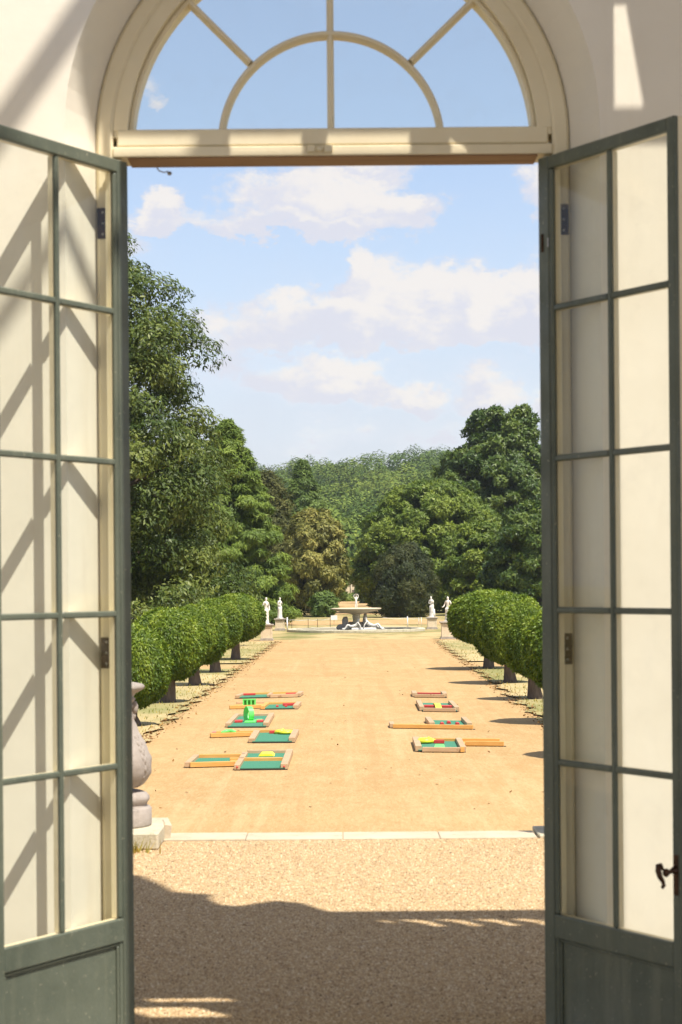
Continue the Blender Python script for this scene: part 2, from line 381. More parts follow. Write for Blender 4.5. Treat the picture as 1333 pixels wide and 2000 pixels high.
LIME = m_simple('lime_plastic', (0.12, 0.62, 0.12), (0.17, 0.72, 0.17), 4, 0.38, 0.05)
YELLOW = m_simple('yellow_plastic', (0.78, 0.68, 0.03), (0.85, 0.74, 0.06), 4, 0.38, 0.05)
BLACK = m_simple('black_rubber', (0.02, 0.018, 0.015), (0.045, 0.04, 0.03), 10, 0.8, 0.1)
WHITE = m_simple('white_paint', (0.72, 0.70, 0.66), (0.80, 0.78, 0.74), 4, 0.5, 0.1)
WATER = NT('pool_water').fin((0.03, 0.04, 0.03), 0.06, 0.5)

def foliage_part(name, m, parent, P, N, size, aspect=0.4, droop=0.0, tint=None, up=0.35, jit=0.65, seed=0, tri=False):
    """kite-shaped leaves or sprays at points P with outward normals N, as one mesh"""
    r = np.random.default_rng(seed + 5); n = len(P)
    nn = N + r.normal(0, jit, (n, 3)) * 0.7; nn[:, 2] += up
    nn /= np.linalg.norm(nn, axis=1)[:, None] + 1e-9
    d = N * 0.7 + r.normal(0, 0.7, (n, 3)); d[:, 2] -= droop
    d -= nn * np.sum(d*nn, axis=1)[:, None]; d /= np.linalg.norm(d, axis=1)[:, None] + 1e-9
    s = np.cross(nn, d)
    L = size * r.uniform(0.6, 1.35, n)[:, None]; W = L * aspect * r.uniform(0.75, 1.25, n)[:, None]
    k = 3 if tri else 4
    V = np.empty((n, k, 3))
    if tri: V[:, 0] = P - s*W*0.55; V[:, 1] = P + s*W*0.55; V[:, 2] = P + d*L - nn*L*0.1
    else: V[:, 0] = P; V[:, 1] = P + d*L*0.45 + s*W*0.5; V[:, 2] = P + d*L - nn*L*0.12; V[:, 3] = P + d*L*0.45 - s*W*0.5
    me = bpy.data.meshes.new(name)
    me.vertices.add(k*n); me.vertices.foreach_set('co', V.reshape(-1))
    me.loops.add(k*n); me.loops.foreach_set('vertex_index', np.arange(k*n, dtype=np.int32))
    me.polygons.add(n); me.polygons.foreach_set('loop_start', np.arange(0, k*n, k, dtype=np.int32))
    me.update(calc_edges=True)
    a = me.attributes.new('tint', 'FLOAT', 'FACE')
    tv = r.uniform(0, 1, n) if tint is None else np.clip(tint + r.normal(0, 0.2, n), 0, 1)
    a.data.foreach_set('value', tv.astype(np.float32))
    return link(name, me, m, parent)

def blob_points(blobs, count, seed=0, shell=(0.72, 1.08), flat=0.0):
    """leaf positions on the shells of many clumps: blobs = array of (x,y,z,rx,ry,rz)"""
    r = np.random.default_rng(seed); B = np.asarray(blobs, float)
    w = (B[:, 3]*B[:, 4] + B[:, 4]*B[:, 5] + B[:, 3]*B[:, 5]); w /= w.sum()
    idx = r.choice(len(B), count, p=w)
    d = r.normal(0, 1, (count, 3)); d[:, 2] = d[:, 2]*1.0 + flat; d /= np.linalg.norm(d, axis=1)[:, None]
    k = r.uniform(shell[0], shell[1], count)[:, None]
    k = k * (1 + 0.22*np.sin(d[:, :1]*7 + idx[:, None]) * np.cos(d[:, 2:3]*6 + idx[:, None]*1.7))
    P = B[idx, :3] + d * B[idx, 3:] * k
    tb = r.uniform(0.15, 0.85, len(B))[idx]
    return P, d, tb

def crown_blobs(height, radius, base, nb, prof, seed=0, br=(0.16, 0.3), squash=0.7, inner=0.35, sy=1.0):
    """clumps over a crown of given profile: prof(t) 0..1 -> share of the radius"""
    r = np.random.default_rng(seed); out = []
    for i in range(nb):
        t = (i + r.uniform(0, 1)) / nb; a = i*2.39996 + r.uniform(-0.5, 0.5)
        R = radius * prof(t) * (r.uniform(0.72, 1.02) if i % 4 else r.uniform(inner, 0.7))
        b = radius * r.uniform(*br) * (0.45 + 0.55*prof(t))
        out.append((R*math.cos(a), R*math.sin(a)*sy, base + t*(height-base), b, b, b*squash))
    return out

def tree(name, label, cat, loc, height, radius, base, nb, prof, count, size, leaf, bark=BARK, trunk=0.3, aspect=0.4, droop=0.0, seed=0, group=None,
         br=(0.16, 0.3), squash=0.7, up=0.35, jit=0.65, limbs=9, shell=(0.72, 1.08), flat=0.3):
    t = thing(name, label, cat, loc, 0, group)
    bl = crown_blobs(height, radius, base, nb, prof, seed, br, squash)
    P, N, tb = blob_points(bl, count, seed, shell, flat)
    zc = (P[:, 2]-base)/(height-base)
    out = np.c_[P[:, 0], P[:, 1], (P[:, 2]-(base+height)/2)*0.6]; out /= np.linalg.norm(out, axis=1)[:, None]+1e-6
    N2 = N*0.65 + out*0.5
    foliage_part('crown', leaf, t, P, N2, size, aspect, droop, tb, up, jit, seed, loc[1] > 140)
    mb = MB(); r = random.Random(seed)
    top = height*0.86
    mb.tube([(0, 0, -0.3), (r.uniform(-.1, .1), 0, base*0.6), (r.uniform(-.3, .3)*trunk*3, 0, (base+top)/2), (0, 0, top)], [trunk*1.35, trunk, trunk*0.6, trunk*0.1], 10)
    for k in range(limbs):
        b = bl[int((k+0.5)/limbs*len(bl)*0.9)]
        z0 = max(base*0.7, b[2]-radius*0.35); 
        mb.tube([(0, 0, z0), (b[0]*0.5, b[1]*0.5, (z0+b[2])/2+0.2), (b[0]*0.95, b[1]*0.95, b[2])], [trunk*0.35, trunk*0.2, trunk*0.06], 6)
    mb.build('trunk', bark, t)
    return t

# ------------------------------------------------------------------ ground
def sheet(name, pts, z, m, kind='structure', thick=0):
    mb = MB()
    mb.add([(p[0], p[1], z) for p in pts], [tuple(range(len(pts)))])
    return tag(mb.build(name, m), kind=kind)
sheet('ground', [(-900, 13.3), (900, 13.3), (900, 1500), (-900, 1500)], GZ-0.012, LAWN)
sheet('terrace', [(-9, 7.6), (9, 7.6), (9, 13.25), (-9, 13.25)], 0.0, GRAVEL)
sheet('interior_floor', [(-6, -4), (6, -4), (6, 7.6), (-6, 7.6)], -0.15, FLOORM)

def wavy_strip(name, xl, xr, y0, y1, z, m, amp=0.12, n=160, z2=None):
    """sheet between two ragged edges given as functions of y"""
    vs = []; fs = []
    for i in range(n+1):
        y = y0 + (y1-y0)*(i/n)**1.5
        a = amp*(math.sin(y*1.7)+math.sin(y*4.3+1)*0.6+random.uniform(-.5, .5))
        b = amp*(math.sin(y*1.9+2)+math.sin(y*3.7)*0.6+random.uniform(-.5, .5))
        vs += [(xl(y)+a, y, z), (xr(y)+b, y, z)]
        if i: k = 2*i; fs.append((k-2, k-1, k+1, k))
    mb = MB(); mb.add(vs, fs); return tag(mb.build(name, m), kind='structure')
HWP = 4.3
wavy_strip('sand_walk', lambda y: axis_x(y)-HWP, lambda y: axis_x(y)+HWP, 13.7, 107.5, GZ, SAND, 0.10)
# verges: slightly raised turf either side, broken by the cross path
for (a, b) in ((14, 72.5), (77.5, 106)):
    for s in (-1, 1):
        f0 = (lambda y, s=s: axis_x(y)+s*(HWP+0.05)); f1 = (lambda y, s=s: axis_x(y)+s*(HWP+12))
        l, r_ = (f1, f0) if s < 0 else (f0, f1)
        wavy_strip('verge', l, r_, a, b, GZ+0.035, VERGE, 0.14, 220)
sheet('cross_path', [(-60, 73.2), (-3.4, 73.2), (-3.4, 76.8), (-60, 76.8)], GZ-0.004, SAND)
sheet('cross_path', [(4.6, 73.2), (60, 73.2), (60, 76.8), (4.6, 76.8)], GZ-0.004, SAND)
# sand ring beyond the fountain and the vista
def ring(name, cx, cy, r0, r1, z, m, n=72, a0=0, a1=2*PI):
    mb = MB(); vs = []; fs = []
    for i in range(n+1):
        a = a0+(a1-a0)*i/n
        vs += [(cx+r0*math.cos(a), cy+r0*math.sin(a), z), (cx+r1*math.cos(a), cy+r1*math.sin(a), z)]
        if i: k = 2*i; fs.append((k-2, k-1, k+1, k))
    mb.add(vs, fs); return tag(mb.build(name, m), kind='structure')
FX, FY = at(697, 1236, 128.5).x, 128.5
ring('fountain_path', FX, FY, 19.5, 36, GZ+0.004, SAND)
wavy_strip('vista_path', lambda y: axis_x(y)-3.2, lambda y: axis_x(y)+3.2, 196, 330, GZ+0.004, SAND, 0.3, 60)

# fallen leaves and litter along the walk's edges: small curled bits
def pebbles():
    r = np.random.default_rng(17); n = 150000
    y = 7.62 + (13.22-7.62)*r.uniform(0, 1, n)**1.25; hw = 0.135*y
    x = r.uniform(-1, 1, n)*hw; R_ = r.uniform(0.0025, 0.0056, n)*(1+0.6*(r.uniform(0, 1, n) > 0.93))
    base = np.array([(1,0,0),(0,1,0),(-1,0,0),(0,-1,0),(0,0,1)], float)
    a = r.uniform(0, 2*PI, n); ca, sa = np.cos(a), np.sin(a)
    el = r.uniform(0.65, 1.3, n); hz = r.uniform(0.5, 1.0, n)
    V = np.empty((n, 5, 3))
    for k in range(5):
        bx_, by_, bz_ = base[k]; jx = bx_*el + r.normal(0, .15, n); jy = by_ + r.normal(0, .15, n)
        V[:, k, 0] = x + R_*(jx*ca-jy*sa); V[:, k, 1] = y + R_*(jx*sa+jy*ca); V[:, k, 2] = 0.0005 + R_*bz_*hz
    F_ = np.array([(0,1,4),(1,2,4),(2,3,4),(3,0,4)]); idx = (np.arange(n)[:, None, None]*5 + F_[None]).reshape(-1).astype(np.int32)
    me = bpy.data.meshes.new('pebbles'); me.vertices.add(5*n); me.vertices.foreach_set('co', V.reshape(-1))
    me.loops.add(12*n); me.loops.foreach_set('vertex_index', idx); me.polygons.add(4*n); me.polygons.foreach_set('loop_start', np.arange(0, 12*n, 3, dtype=np.int32)); me.update(calc_edges=True)
    at_ = me.attributes.new('tint', 'FLOAT', 'FACE'); at_.data.foreach_set('value', np.repeat(r.uniform(0, 1, n), 4).astype(np.float32))
    t = NT('pebble_stone'); q = t.n('ShaderNodeAttribute'); q.attribute_name = 'tint'
    m = t.fin(t.ramp(q.outputs['Fac'], [(0.0, (0.13, 0.08, 0.04)), (0.15, (0.34, 0.23, 0.115)), (0.5, (0.50, 0.35, 0.18)), (0.8, (0.58, 0.43, 0.245)), (1.0, (0.72, 0.60, 0.40))]), 0.8, 0.25)
    tag(link('pebbles', me, m), kind='stuff')
pebbles()
def litter():
    r = np.random.default_rng(3); n = 4200
    y = 26 + 80*r.uniform(0, 1, n)**1.5; s = r.choice([-1, 1], n)
    x = -0.12 + y*0.0087 + s*(HWP + r.normal(0.0, 0.16, n))
    k = 150; y[:k] = 24.5 + 60*r.uniform(0, 1, k)**1.3; x[:k] = -0.12 + y[:k]*0.0087 + r.uniform(-4.2, 4.2, k)
    P = np.c_[x, y, np.full(n, GZ+0.045)]
    P[:k, 2] = GZ+0.01
    N = np.tile([0, 0, 1.0], (n, 1))
    o = foliage_part('fallen_leaves', m_leaf('dry_leaf', (0.09, 0.04, 0.018), (0.17, 0.085, 0.035), (0.30, 0.18, 0.08), 0.8, 0.05), None, P, N, 0.07, 0.55, 0, None, 0.6, 0.9, 4)
    tag(o, kind='stuff')
litter()
# grass tufts standing along the verge edge and by the urn
def tufts():
    r = np.random.default_rng(8); n = 3000
    y = 34 + 72*r.uniform(0, 1, n)**1.4; s = r.choice([-1, 1], n)
    x = -0.12 + y*0.0087 + s*(HWP + 0.15 + np.abs(r.normal(0.0, 1.6, n)))
    keep = (y < 72.3) | (y > 77.7)
    P = np.c_[x, y, np.full(n, GZ+0.03)][keep]
    q = 80; P2 = np.c_[r.normal(-1.40, 0.06, q), 12.72 + r.uniform(-.10, .05, q), np.zeros(q)]
    P = np.r_[P, P2]; n = len(P)
    N = np.c_[r.normal(0, 0.4, n), r.normal(0, 0.4, n), np.full(n, 1.0)]
    d = N/np.linalg.norm(N, axis=1)[:, None]; w = np.full(n, 0.018); w[-q:] = 0.006
    L = r.uniform(0.05, 0.11, n); L[-q:] = r.uniform(0.05, 0.13, q)
    ang = r.uniform(0, PI, n); sx = np.c_[np.cos(ang), np.sin(ang), np.zeros(n)]
    V = np.empty((n, 3, 3)); V[:, 0] = P - sx*w[:, None]; V[:, 1] = P + sx*w[:, None]; V[:, 2] = P + d*L[:, None]
    me = bpy.data.meshes.new('grass'); me.vertices.add(3*n); me.vertices.foreach_set('co', V.reshape(-1))
    me.loops.add(3*n); me.loops.foreach_set('vertex_index', np.arange(3*n, dtype=np.int32))
    me.polygons.add(n); me.polygons.foreach_set('loop_start', np.arange(0, 3*n, 3, dtype=np.int32)); me.update(calc_edges=True)
    a = me.attributes.new('tint', 'FLOAT', 'FACE'); a.data.foreach_set('value', r.uniform(0, 1, n).astype(np.float32))
    o = link('grass', me, m_leaf('grass_blade', (0.12, 0.15, 0.04), (0.24, 0.22, 0.08), (0.45, 0.35, 0.16), 0.8, 0.2)); tag(o, kind='stuff')
tufts()

# ------------------------------------------------------------------ hills with woods
def hill_z(x, y):
    t = min(max((y-330)/560.0, 0), 1); t = t*t*(3-2*t)
    pxx = 667 + x*F/max(y, 50)
    ridge = 33.5 + 5.5*min(max((pxx-500)/360, 0), 1.3) + 1.6*math.sin(x*0.06)
    return GZ - 0.3 + t*ridge
def build_hill():
    mb = MB(); nx, ny = 60, 40; vs = []; fs = []
    for j in range(ny+1):
        y = 320 + (1300-320)*j/ny
        for i in range(nx+1):
            x = -420 + 840*i/nx; vs.append((x, y, hill_z(x, y) if y < 900 else hill_z(x, y)-(y-900)*0.02))
    for j in range(ny):
        for i in range(nx): k = j*(nx+1)+i; fs.append((k, k+1, k+nx+2, k+nx+1))
    mb.add(vs, fs, 0, True)
    tag(mb.build('hills', m_simple('woodland_floor', (0.03, 0.05, 0.015), (0.06, 0.085, 0.03), 0.05, 0.95, 0, obj=False)), kind='structure')
    r = np.random.default_rng(21); bl = []; tb = []
    for k in range(620):
        y = 345 + 540*r.uniform(0, 1)**0.85; hw = 0.105*y
        x = r.uniform(-hw-12, hw+12)
        R = r.choice([4.6, 6.0, 7.5, 10.5])*r.uniform(0.85, 1.15)*(0.75+0.25*(y/600)); z = hill_z(x, y)
        bl.append((x, y, z+R*0.9, R, R, R*0.85))
    bl = [q + () for q in bl]
    P, N, _ = blob_points(bl, 620000, 3, (0.82, 1.04), 0.35)
    B = np.array(bl)
    # tint by crown so that each tree in the wood has its own green
    tint = _*1.0
    N = N*1.6; N[:, 2] += 0.2
    o = foliage_part('distant_wood', m_leaf('distant_leaf', (0.030, 0.062, 0.026), (0.085, 0.140, 0.050), (0.19, 0.25, 0.085), 0.8, 0.12, 0.1), None, P, N, 0.72, 0.9, 0, tint, 0.1, 0.55, 9, True)
    tag(o, kind='stuff')
build_hill()

# ------------------------------------------------------------------ trees
def dome(t): return math.sqrt(max(0.0, 1-(2*t-0.75)**2/1.6)) if t < 0.98 else 0.25
def dome2(t): return max(0.15, math.sin(min(1, (t*0.86+0.10))*PI)**0.55)
def cone(t): return max(0.05, (1-t)**0.85*(0.9+0.1*math.sin(t*40)))
def spire(t): return max(0.04, (1-t)**0.75)
L_CHEST = m_leaf('chestnut_leaf', (0.028, 0.056, 0.015), (0.066, 0.105, 0.030), (0.155, 0.195, 0.068), 0.5, 0.18, 0.3)
L_LARCH = m_leaf('feathery_conifer_leaf', (0.065, 0.115, 0.025), (0.115, 0.185, 0.040), (0.19, 0.27, 0.065), 0.6, 0.2)
L_YEWBR = m_leaf('brown_conifer_leaf', (0.036, 0.050, 0.017), (0.072, 0.085, 0.030), (0.125, 0.130, 0.050), 0.7, 0.15)
L_DEEP = m_leaf('deep_conifer_leaf', (0.045, 0.092, 0.024), (0.085, 0.145, 0.040), (0.13, 0.20, 0.065), 0.6, 0.15)
L_GOLD = m_leaf('seeding_tree_leaf', (0.085, 0.100, 0.034), (0.165, 0.178, 0.066), (0.30, 0.29, 0.13), 0.6, 0.2)
L_MID = m_leaf('mid_green_leaf', (0.055, 0.105, 0.018), (0.105, 0.165, 0.030), (0.19, 0.255, 0.055), 0.55, 0.2, 0.35)
L_OAK = m_leaf('dark_oak_leaf', (0.028, 0.066, 0.014), (0.060, 0.110, 0.022), (0.12, 0.175, 0.042), 0.5, 0.18, 0.4)
L_YEW = m_leaf('dark_yew_leaf', (0.012, 0.026, 0.009), (0.034, 0.052, 0.018), (0.075, 0.085, 0.03), 0.6, 0.1)
L_BAY = m_leaf('glossy_laurel_leaf', (0.048, 0.100, 0.016), (0.120, 0.195, 0.028), (0.26, 0.34, 0.060), 0.5, 0.2, 0.35)

def tpos(px, Y): p = at(px, HY, Y); return (p.x, Y, GZ)
def prof_chest(t): return max(0.15, math.sqrt(max(0, 1-t**2.7))*(0.99+0.07*math.sin(t*19+1)))
tree('chestnut_tree', 'tallest dark broadleaf tree with drooping leaves, beside the left door leaf', 'tree', tpos(115, 98), 22.0, 8.5, 1.2, 560, prof_chest, 270000, 0.25, L_CHEST,
     trunk=0.6, aspect=0.36, droop=0.35, seed=2, br=(0.09, 0.19), squash=0.62, limbs=22, up=0.5)
tree('conifer_tree', 'bright green feathery conifer with tiered sprays, right of the tallest tree', 'tree', tpos(448, 150), 15.8, 5.3, 0.4, 420, lambda t: max(0.04, (1-t)**0.72*(1.0+0.07*math.sin(t*47))), 170000, 0.33, L_LARCH,
     trunk=0.3, aspect=0.28, droop=0.25, seed=3, br=(0.10, 0.22), squash=0.4, up=0.5, limbs=16)
tree('conifer_tree', 'dark bronze brown conifer behind the left statues', 'tree', tpos(524, 196), 14.2, 5.0, 0.3, 200, lambda t: max(0.05, (1-t)**0.6), 70000, 0.4, L_YEWBR,
     bark=BARKRED, trunk=0.5, aspect=0.25, droop=-0.5, seed=4, br=(0.2, 0.32), squash=0.8)
tree('conifer_tree', 'olive brown bushy conifer between the bronze conifer and the golden tree', 'tree', tpos(572, 190), 9.0, 2.6, 1.0, 120, dome2, 45000, 0.36, L_YEWBR,
     bark=BARKRED, trunk=0.25, aspect=0.25, droop=-0.4, seed=14, br=(0.25, 0.4), squash=0.9)
tree('conifer_tree', 'tall pointed blue green conifer peaking above the distant wooded ridge', 'tree', tpos(594, 262), 19.6, 5.8, 0.5, 240, spire, 80000, 0.48, L_DEEP,
     trunk=0.5, aspect=0.3, droop=0.3, seed=5, br=(0.14, 0.24), squash=0.6)
tree('broadleaf_tree', 'golden brown rounded tree on a slim trunk left of the fountain', 'tree', tpos(616, 186), 9.9, 2.8, 1.2, 120, dome2, 60000, 0.34, L_GOLD,
     trunk=0.22, aspect=0.42, droop=0.5, seed=6, br=(0.22, 0.36), squash=0.8)
tree('shrub', 'small blue green shrub at the foot of the golden brown tree', 'shrub', tpos(632, 182), 2.2, 1.25, 0.0, 30, dome2, 8000, 0.3, L_DEEP,
     trunk=0.06, aspect=0.4, seed=7, br=(0.3, 0.5), limbs=4)
tree('broadleaf_tree', 'big rounded mid green tree forming a dome right of the vista', 'tree', tpos(842, 205), 13.4, 7.6, 0.6, 460, dome, 190000, 0.34, L_MID,
     trunk=0.5, aspect=0.5, droop=0.1, seed=8, br=(0.06, 0.20), squash=0.75, jit=0.9)
tree('oak_tree', 'tall dark green oak with broad cloud like crown beside the right door leaf', 'tree', tpos(985, 228), 23.2, 8.5, 1.0, 430, lambda t: dome2(t)*(0.92+0.16*math.sin(t*13)), 170000, 0.40, L_OAK,
     trunk=0.7, aspect=0.55, droop=0.1, seed=9, br=(0.055, 0.20), squash=0.7, jit=0.9)
tree('broadleaf_tree', 'dark green tree right of the dome shaped tree, half hidden by the right door leaf', 'tree', tpos(1055, 176), 10.2, 4.6, 0.2, 260, dome, 80000, 0.34, L_OAK,
     trunk=0.4, aspect=0.5, seed=10, br=(0.08, 0.24), jit=0.9)
tree('broadleaf_tree', 'lower mid green tree standing in front of the dark oak near the right statues', 'tree', tpos(950, 186), 8.6, 4.2, 0.2, 240, dome, 72000, 0.34, L_MID,
     trunk=0.35, aspect=0.5, seed=17, br=(0.08, 0.24), jit=0.9)
tree('yew_bush', 'very dark upright yew bush standing left of the right statues', 'bush', tpos(792, 178), 6.3, 2.75, 0.0, 150, lambda t: dome2(t*0.9+0.05)*(1.05-0.25*t), 75000, 0.28, L_YEW,
     trunk=0.2, aspect=0.22, droop=-0.7, seed=11, br=(0.2, 0.34), squash=1.1, up=0.1)
tree('broadleaf_tree', 'brownish small tree closing the vista above the pale pavilion', 'tree', tpos(732, 300), 8.2, 2.4, 1.2, 90, dome2, 26000, 0.6, L_YEWBR,
     trunk=0.3, aspect=0.5, seed=12, br=(0.22, 0.36))
tree('broadleaf_tree', 'grey green tree behind the golden tree at the left of the vista', 'tree', tpos(650, 330), 9.0, 2.3, 1.0, 90, dome2, 26000, 0.6, L_MID,
     trunk=0.3, aspect=0.5, seed=13, br=(0.22, 0.36))
tree('broadleaf_tree', 'shadowy green tree under the tall dark tree at the far left', 'tree', tpos(300, 128), 7.6, 4.4, 0.3, 120, dome, 60000, 0.30, L_CHEST,
     trunk=0.3, aspect=0.4, droop=0.4, seed=15, br=(0.16, 0.28))
# a belt of trees behind that closes the view at either side
k = 0
belt = [(385, 215, 11.5, 5.2, L_MID, 'dull green tree glimpsed behind the feathery conifer'), (500, 245, 9.5, 5.0, L_OAK, 'dark tree filling in behind the bronze conifer'),
        (800, 262, 9.5, 5.2, L_OAK, 'dark tree just left behind the dome shaped tree'), (905, 262, 15.0, 6.5, L_OAK, 'dark tree behind the dome shaped tree, left of the oak'),
        (745, 300, 6.2, 3.4, L_MID, 'low green tree right of the vista, left of the dome shaped tree')]
for (px, Y, h, r_, lf, lab) in belt:
    k += 1
    tree('broadleaf_tree', lab, 'tree', tpos(px, Y), h, r_, 0.2, 130, dome, 42000, 0.45, lf, trunk=0.4, aspect=0.5, seed=40+k, br=(0.18, 0.3))

# laurel mop-heads: shared crowns of leathery leaves on short stout trunks
def mop_blobs(seed, r_, h_):
    rr = np.random.default_rng(seed); out = [(0, 0, 0, r_*0.86, r_*0.86, h_*0.86)]
    for i in range(70):
        z = 1-2*(i+0.5)/70; a = i*2.39996; q = math.sqrt(1-z*z)
        kk = 0.84 + rr.uniform(-0.03, 0.035)
        out.append((q*math.cos(a)*r_*kk, q*math.sin(a)*r_*kk, z*h_*kk, 0.2*r_, 0.2*r_, 0.19*h_))
    return out
MOP = []
for s_ in (1, 2, 3):
    r = np.random.default_rng(s_*7); n = 62000
    d = r.normal(0, 1, (n, 3)); d /= np.linalg.norm(d, axis=1)[:, None]
    e = 2.5; q = (np.abs(d[:, 0])**e + np.abs(d[:, 1])**e + np.abs(d[:, 2])**e)**(-1/e); q = 0.35 + 0.65*q
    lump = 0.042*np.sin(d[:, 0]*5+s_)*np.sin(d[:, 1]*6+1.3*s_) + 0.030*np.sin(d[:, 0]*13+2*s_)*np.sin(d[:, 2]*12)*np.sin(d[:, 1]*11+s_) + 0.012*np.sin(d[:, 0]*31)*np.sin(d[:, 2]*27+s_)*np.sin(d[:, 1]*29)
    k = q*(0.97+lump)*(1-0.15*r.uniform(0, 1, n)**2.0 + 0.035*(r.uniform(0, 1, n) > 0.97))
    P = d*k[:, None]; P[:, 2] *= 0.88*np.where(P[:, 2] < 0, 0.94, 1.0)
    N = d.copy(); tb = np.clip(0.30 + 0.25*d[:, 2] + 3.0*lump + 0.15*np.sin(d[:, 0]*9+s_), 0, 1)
    out = d
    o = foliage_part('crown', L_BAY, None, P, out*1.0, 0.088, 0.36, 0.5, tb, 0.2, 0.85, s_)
    MOP.append(o.data); bpy.data.objects.remove(o)
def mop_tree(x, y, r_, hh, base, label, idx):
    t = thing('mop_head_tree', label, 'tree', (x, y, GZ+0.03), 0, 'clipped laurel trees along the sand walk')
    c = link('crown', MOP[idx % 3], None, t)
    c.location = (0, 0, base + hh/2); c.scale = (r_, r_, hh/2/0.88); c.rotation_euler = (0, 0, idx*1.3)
    mb = MB(); rr = random.Random(idx)
    mb.tube([(0, 0, -0.1), (0.0, 0, 0.08), (rr.uniform(-.04, .04), 0, base*0.6), (rr.uniform(-.03, .03), 0, base+hh*0.4)], [0.27, 0.21, 0.17, 0.14], 12)
    for q in range(5):
        a = q*1.256+rr.uniform(-.3, .3)
        mb.tube([(0, 0, base*0.9), (0.3*math.cos(a)*r_, 0.3*math.sin(a)*r_, base+hh*0.35), (0.65*math.cos(a)*r_, 0.65*math.sin(a)*r_, base+hh*0.6)], [0.09, 0.06, 0.02], 6)
    mb.build('trunk', BARK, t)
    return t
mops_l = [(35, 0.95, 1.95, 0.35, 'clipped laurel tree hidden behind the left door leaf'),
          (43.7, 0.86, 1.88, 0.36, 'nearest visible left laurel tree, its low crown just above the stone urn'),
          (52.2, 0.98, 1.98, 0.54, 'left laurel tree second from the stone urn, with stout visible trunk and domed crown'),
          (60.8, 0.98, 1.92, 0.58, 'left laurel tree third from the stone urn, low trunk in shade'),
          (69.5, 0.98, 1.88, 0.74, 'left laurel tree fourth from the stone urn, just before the cross path'),
          (81.0, 1.22, 2.02, 0.72, 'farthest left laurel tree, round crown beside the near left statue')]
mops_r = [(35, 0.95, 2.0, 0.6, 'clipped laurel tree hidden behind the right door leaf, nearest the terrace'),
          (43.7, 1.0, 2.0, 0.6, 'clipped laurel tree hidden behind the right door leaf, second from the terrace'),
          (52.3, 0.80, 1.90, 0.55, 'nearest visible right laurel tree, thick trunk against the door leaf'),
          (60.8, 1.10, 2.22, 0.56, 'middle right laurel tree with brown trunk and broad irregular crown'),
          (70.8, 1.42, 2.05, 0.80, 'farthest visible right laurel tree, wide crown beside the near right statue')]
for i, (y, r_, hh, b, lab) in enumerate(mops_l): mop_tree(axis_x(y)-5.0, y, r_, hh, b, lab, i)
for i, (y, r_, hh, b, lab) in enumerate(mops_r): mop_tree(axis_x(y)+4.85, y, r_, hh, b, lab, i+1)

# ------------------------------------------------------------------ orangery: the building the camera stands in
DCX = -0.018                    # centre line of the doorway
SPZ = 3.476                     # springing of the arch
WY0, WY1, FYY = 7.30, 7.95, 7.57   # inner face, outer face, inner face of the timber frame
orang = thing('orangery', 'cream plastered building with arched doorway and open green glazed doors', 'building', (DCX, 7.6, -0.15))
ORG = Vector((DCX, 7.6, -0.15))
def opart(name, mb, m, parent=None, bevel=0, mats=None):
    """part given in world x (from the doorway centre), y, z"""
    p = parent or orang
    off = Vector((0, 7.6, -0.15))
    if parent is not None: off = parent['_o'] if False else Vector((0, 7.6, -0.15))
    mb.v = [(v[0]-off[0], v[1]-off[1], v[2]-off[2]) for v in mb.v]
    o = mb.build(name, m, p, bevel); return o
def arch_pts(R, zb, n=40, cz=SPZ):
    pts = [(R, zb), (R, zb+(cz-zb)*0.5)]
    for i in range(n+1):
        a = PI*i/n; pts.append((R*math.cos(a), cz+R*math.sin(a)))
    pts += [(-R, zb+(cz-zb)*0.5), (-R, zb)]
    return pts
def wall_mesh():
    n = 40; top = 4.83; hw = 5.0; zb = -0.2
    def outer():
        pts = []
        for (x, z) in arch_pts(1.0, zb, n):
            if z <= SPZ+1e-6: pts.append((hw if x > 0 else -hw, z))
            else:
                dx, dz = x, z-SPZ; t = min(hw/max(abs(dx), 1e-6), (top-SPZ)/dz)
                pts.append((dx*t, SPZ+dz*t))
        return pts
    secs = [(outer(), WY0), (arch_pts(1.004, zb, n, 3.462), WY0), (arch_pts(0.925, zb, n), WY0+0.282), (arch_pts(0.925, zb, n), 7.75), (arch_pts(0.955, zb, n), WY1), (outer(), WY1)]
    vs = []; fs = []
    for pts, y in secs: vs += [(p[0], y, p[1]) for p in pts]
    k = len(secs[0][0])
    for j in range(len(secs)-1):
        for i in range(k-1): fs.append((j*k+i, j*k+i+1, (j+1)*k+i+1, (j+1)*k+i))
    for i in range(k-1): fs.append((5*k+i, 5*k+i+1, i+1, i))
    mb = MB(); mb.add(vs, fs); return mb
opart('front_wall', wall_mesh(), PLASTER)
# rear and side piers with lintels, open tall bays between
mb = MB()
for x in (-4.9, 4.9):
    for y in (-3.6, 0.1, 3.8): mb.box(x-0.25, x+0.25, y-0.3, y+0.3, -0.149, 4.6)
    mb.box(x-0.25, x+0.25, -3.9, 7.295, 4.6, 4.8)
for x in (-2.4, 2.4): mb.box(x-0.3, x+0.3, -3.85, -3.35, -0.149, 4.6)
mb.box(-4.64, 4.64, -3.9, -3.4, 4.6, 4.8)
opart('pier', mb, PLASTER)
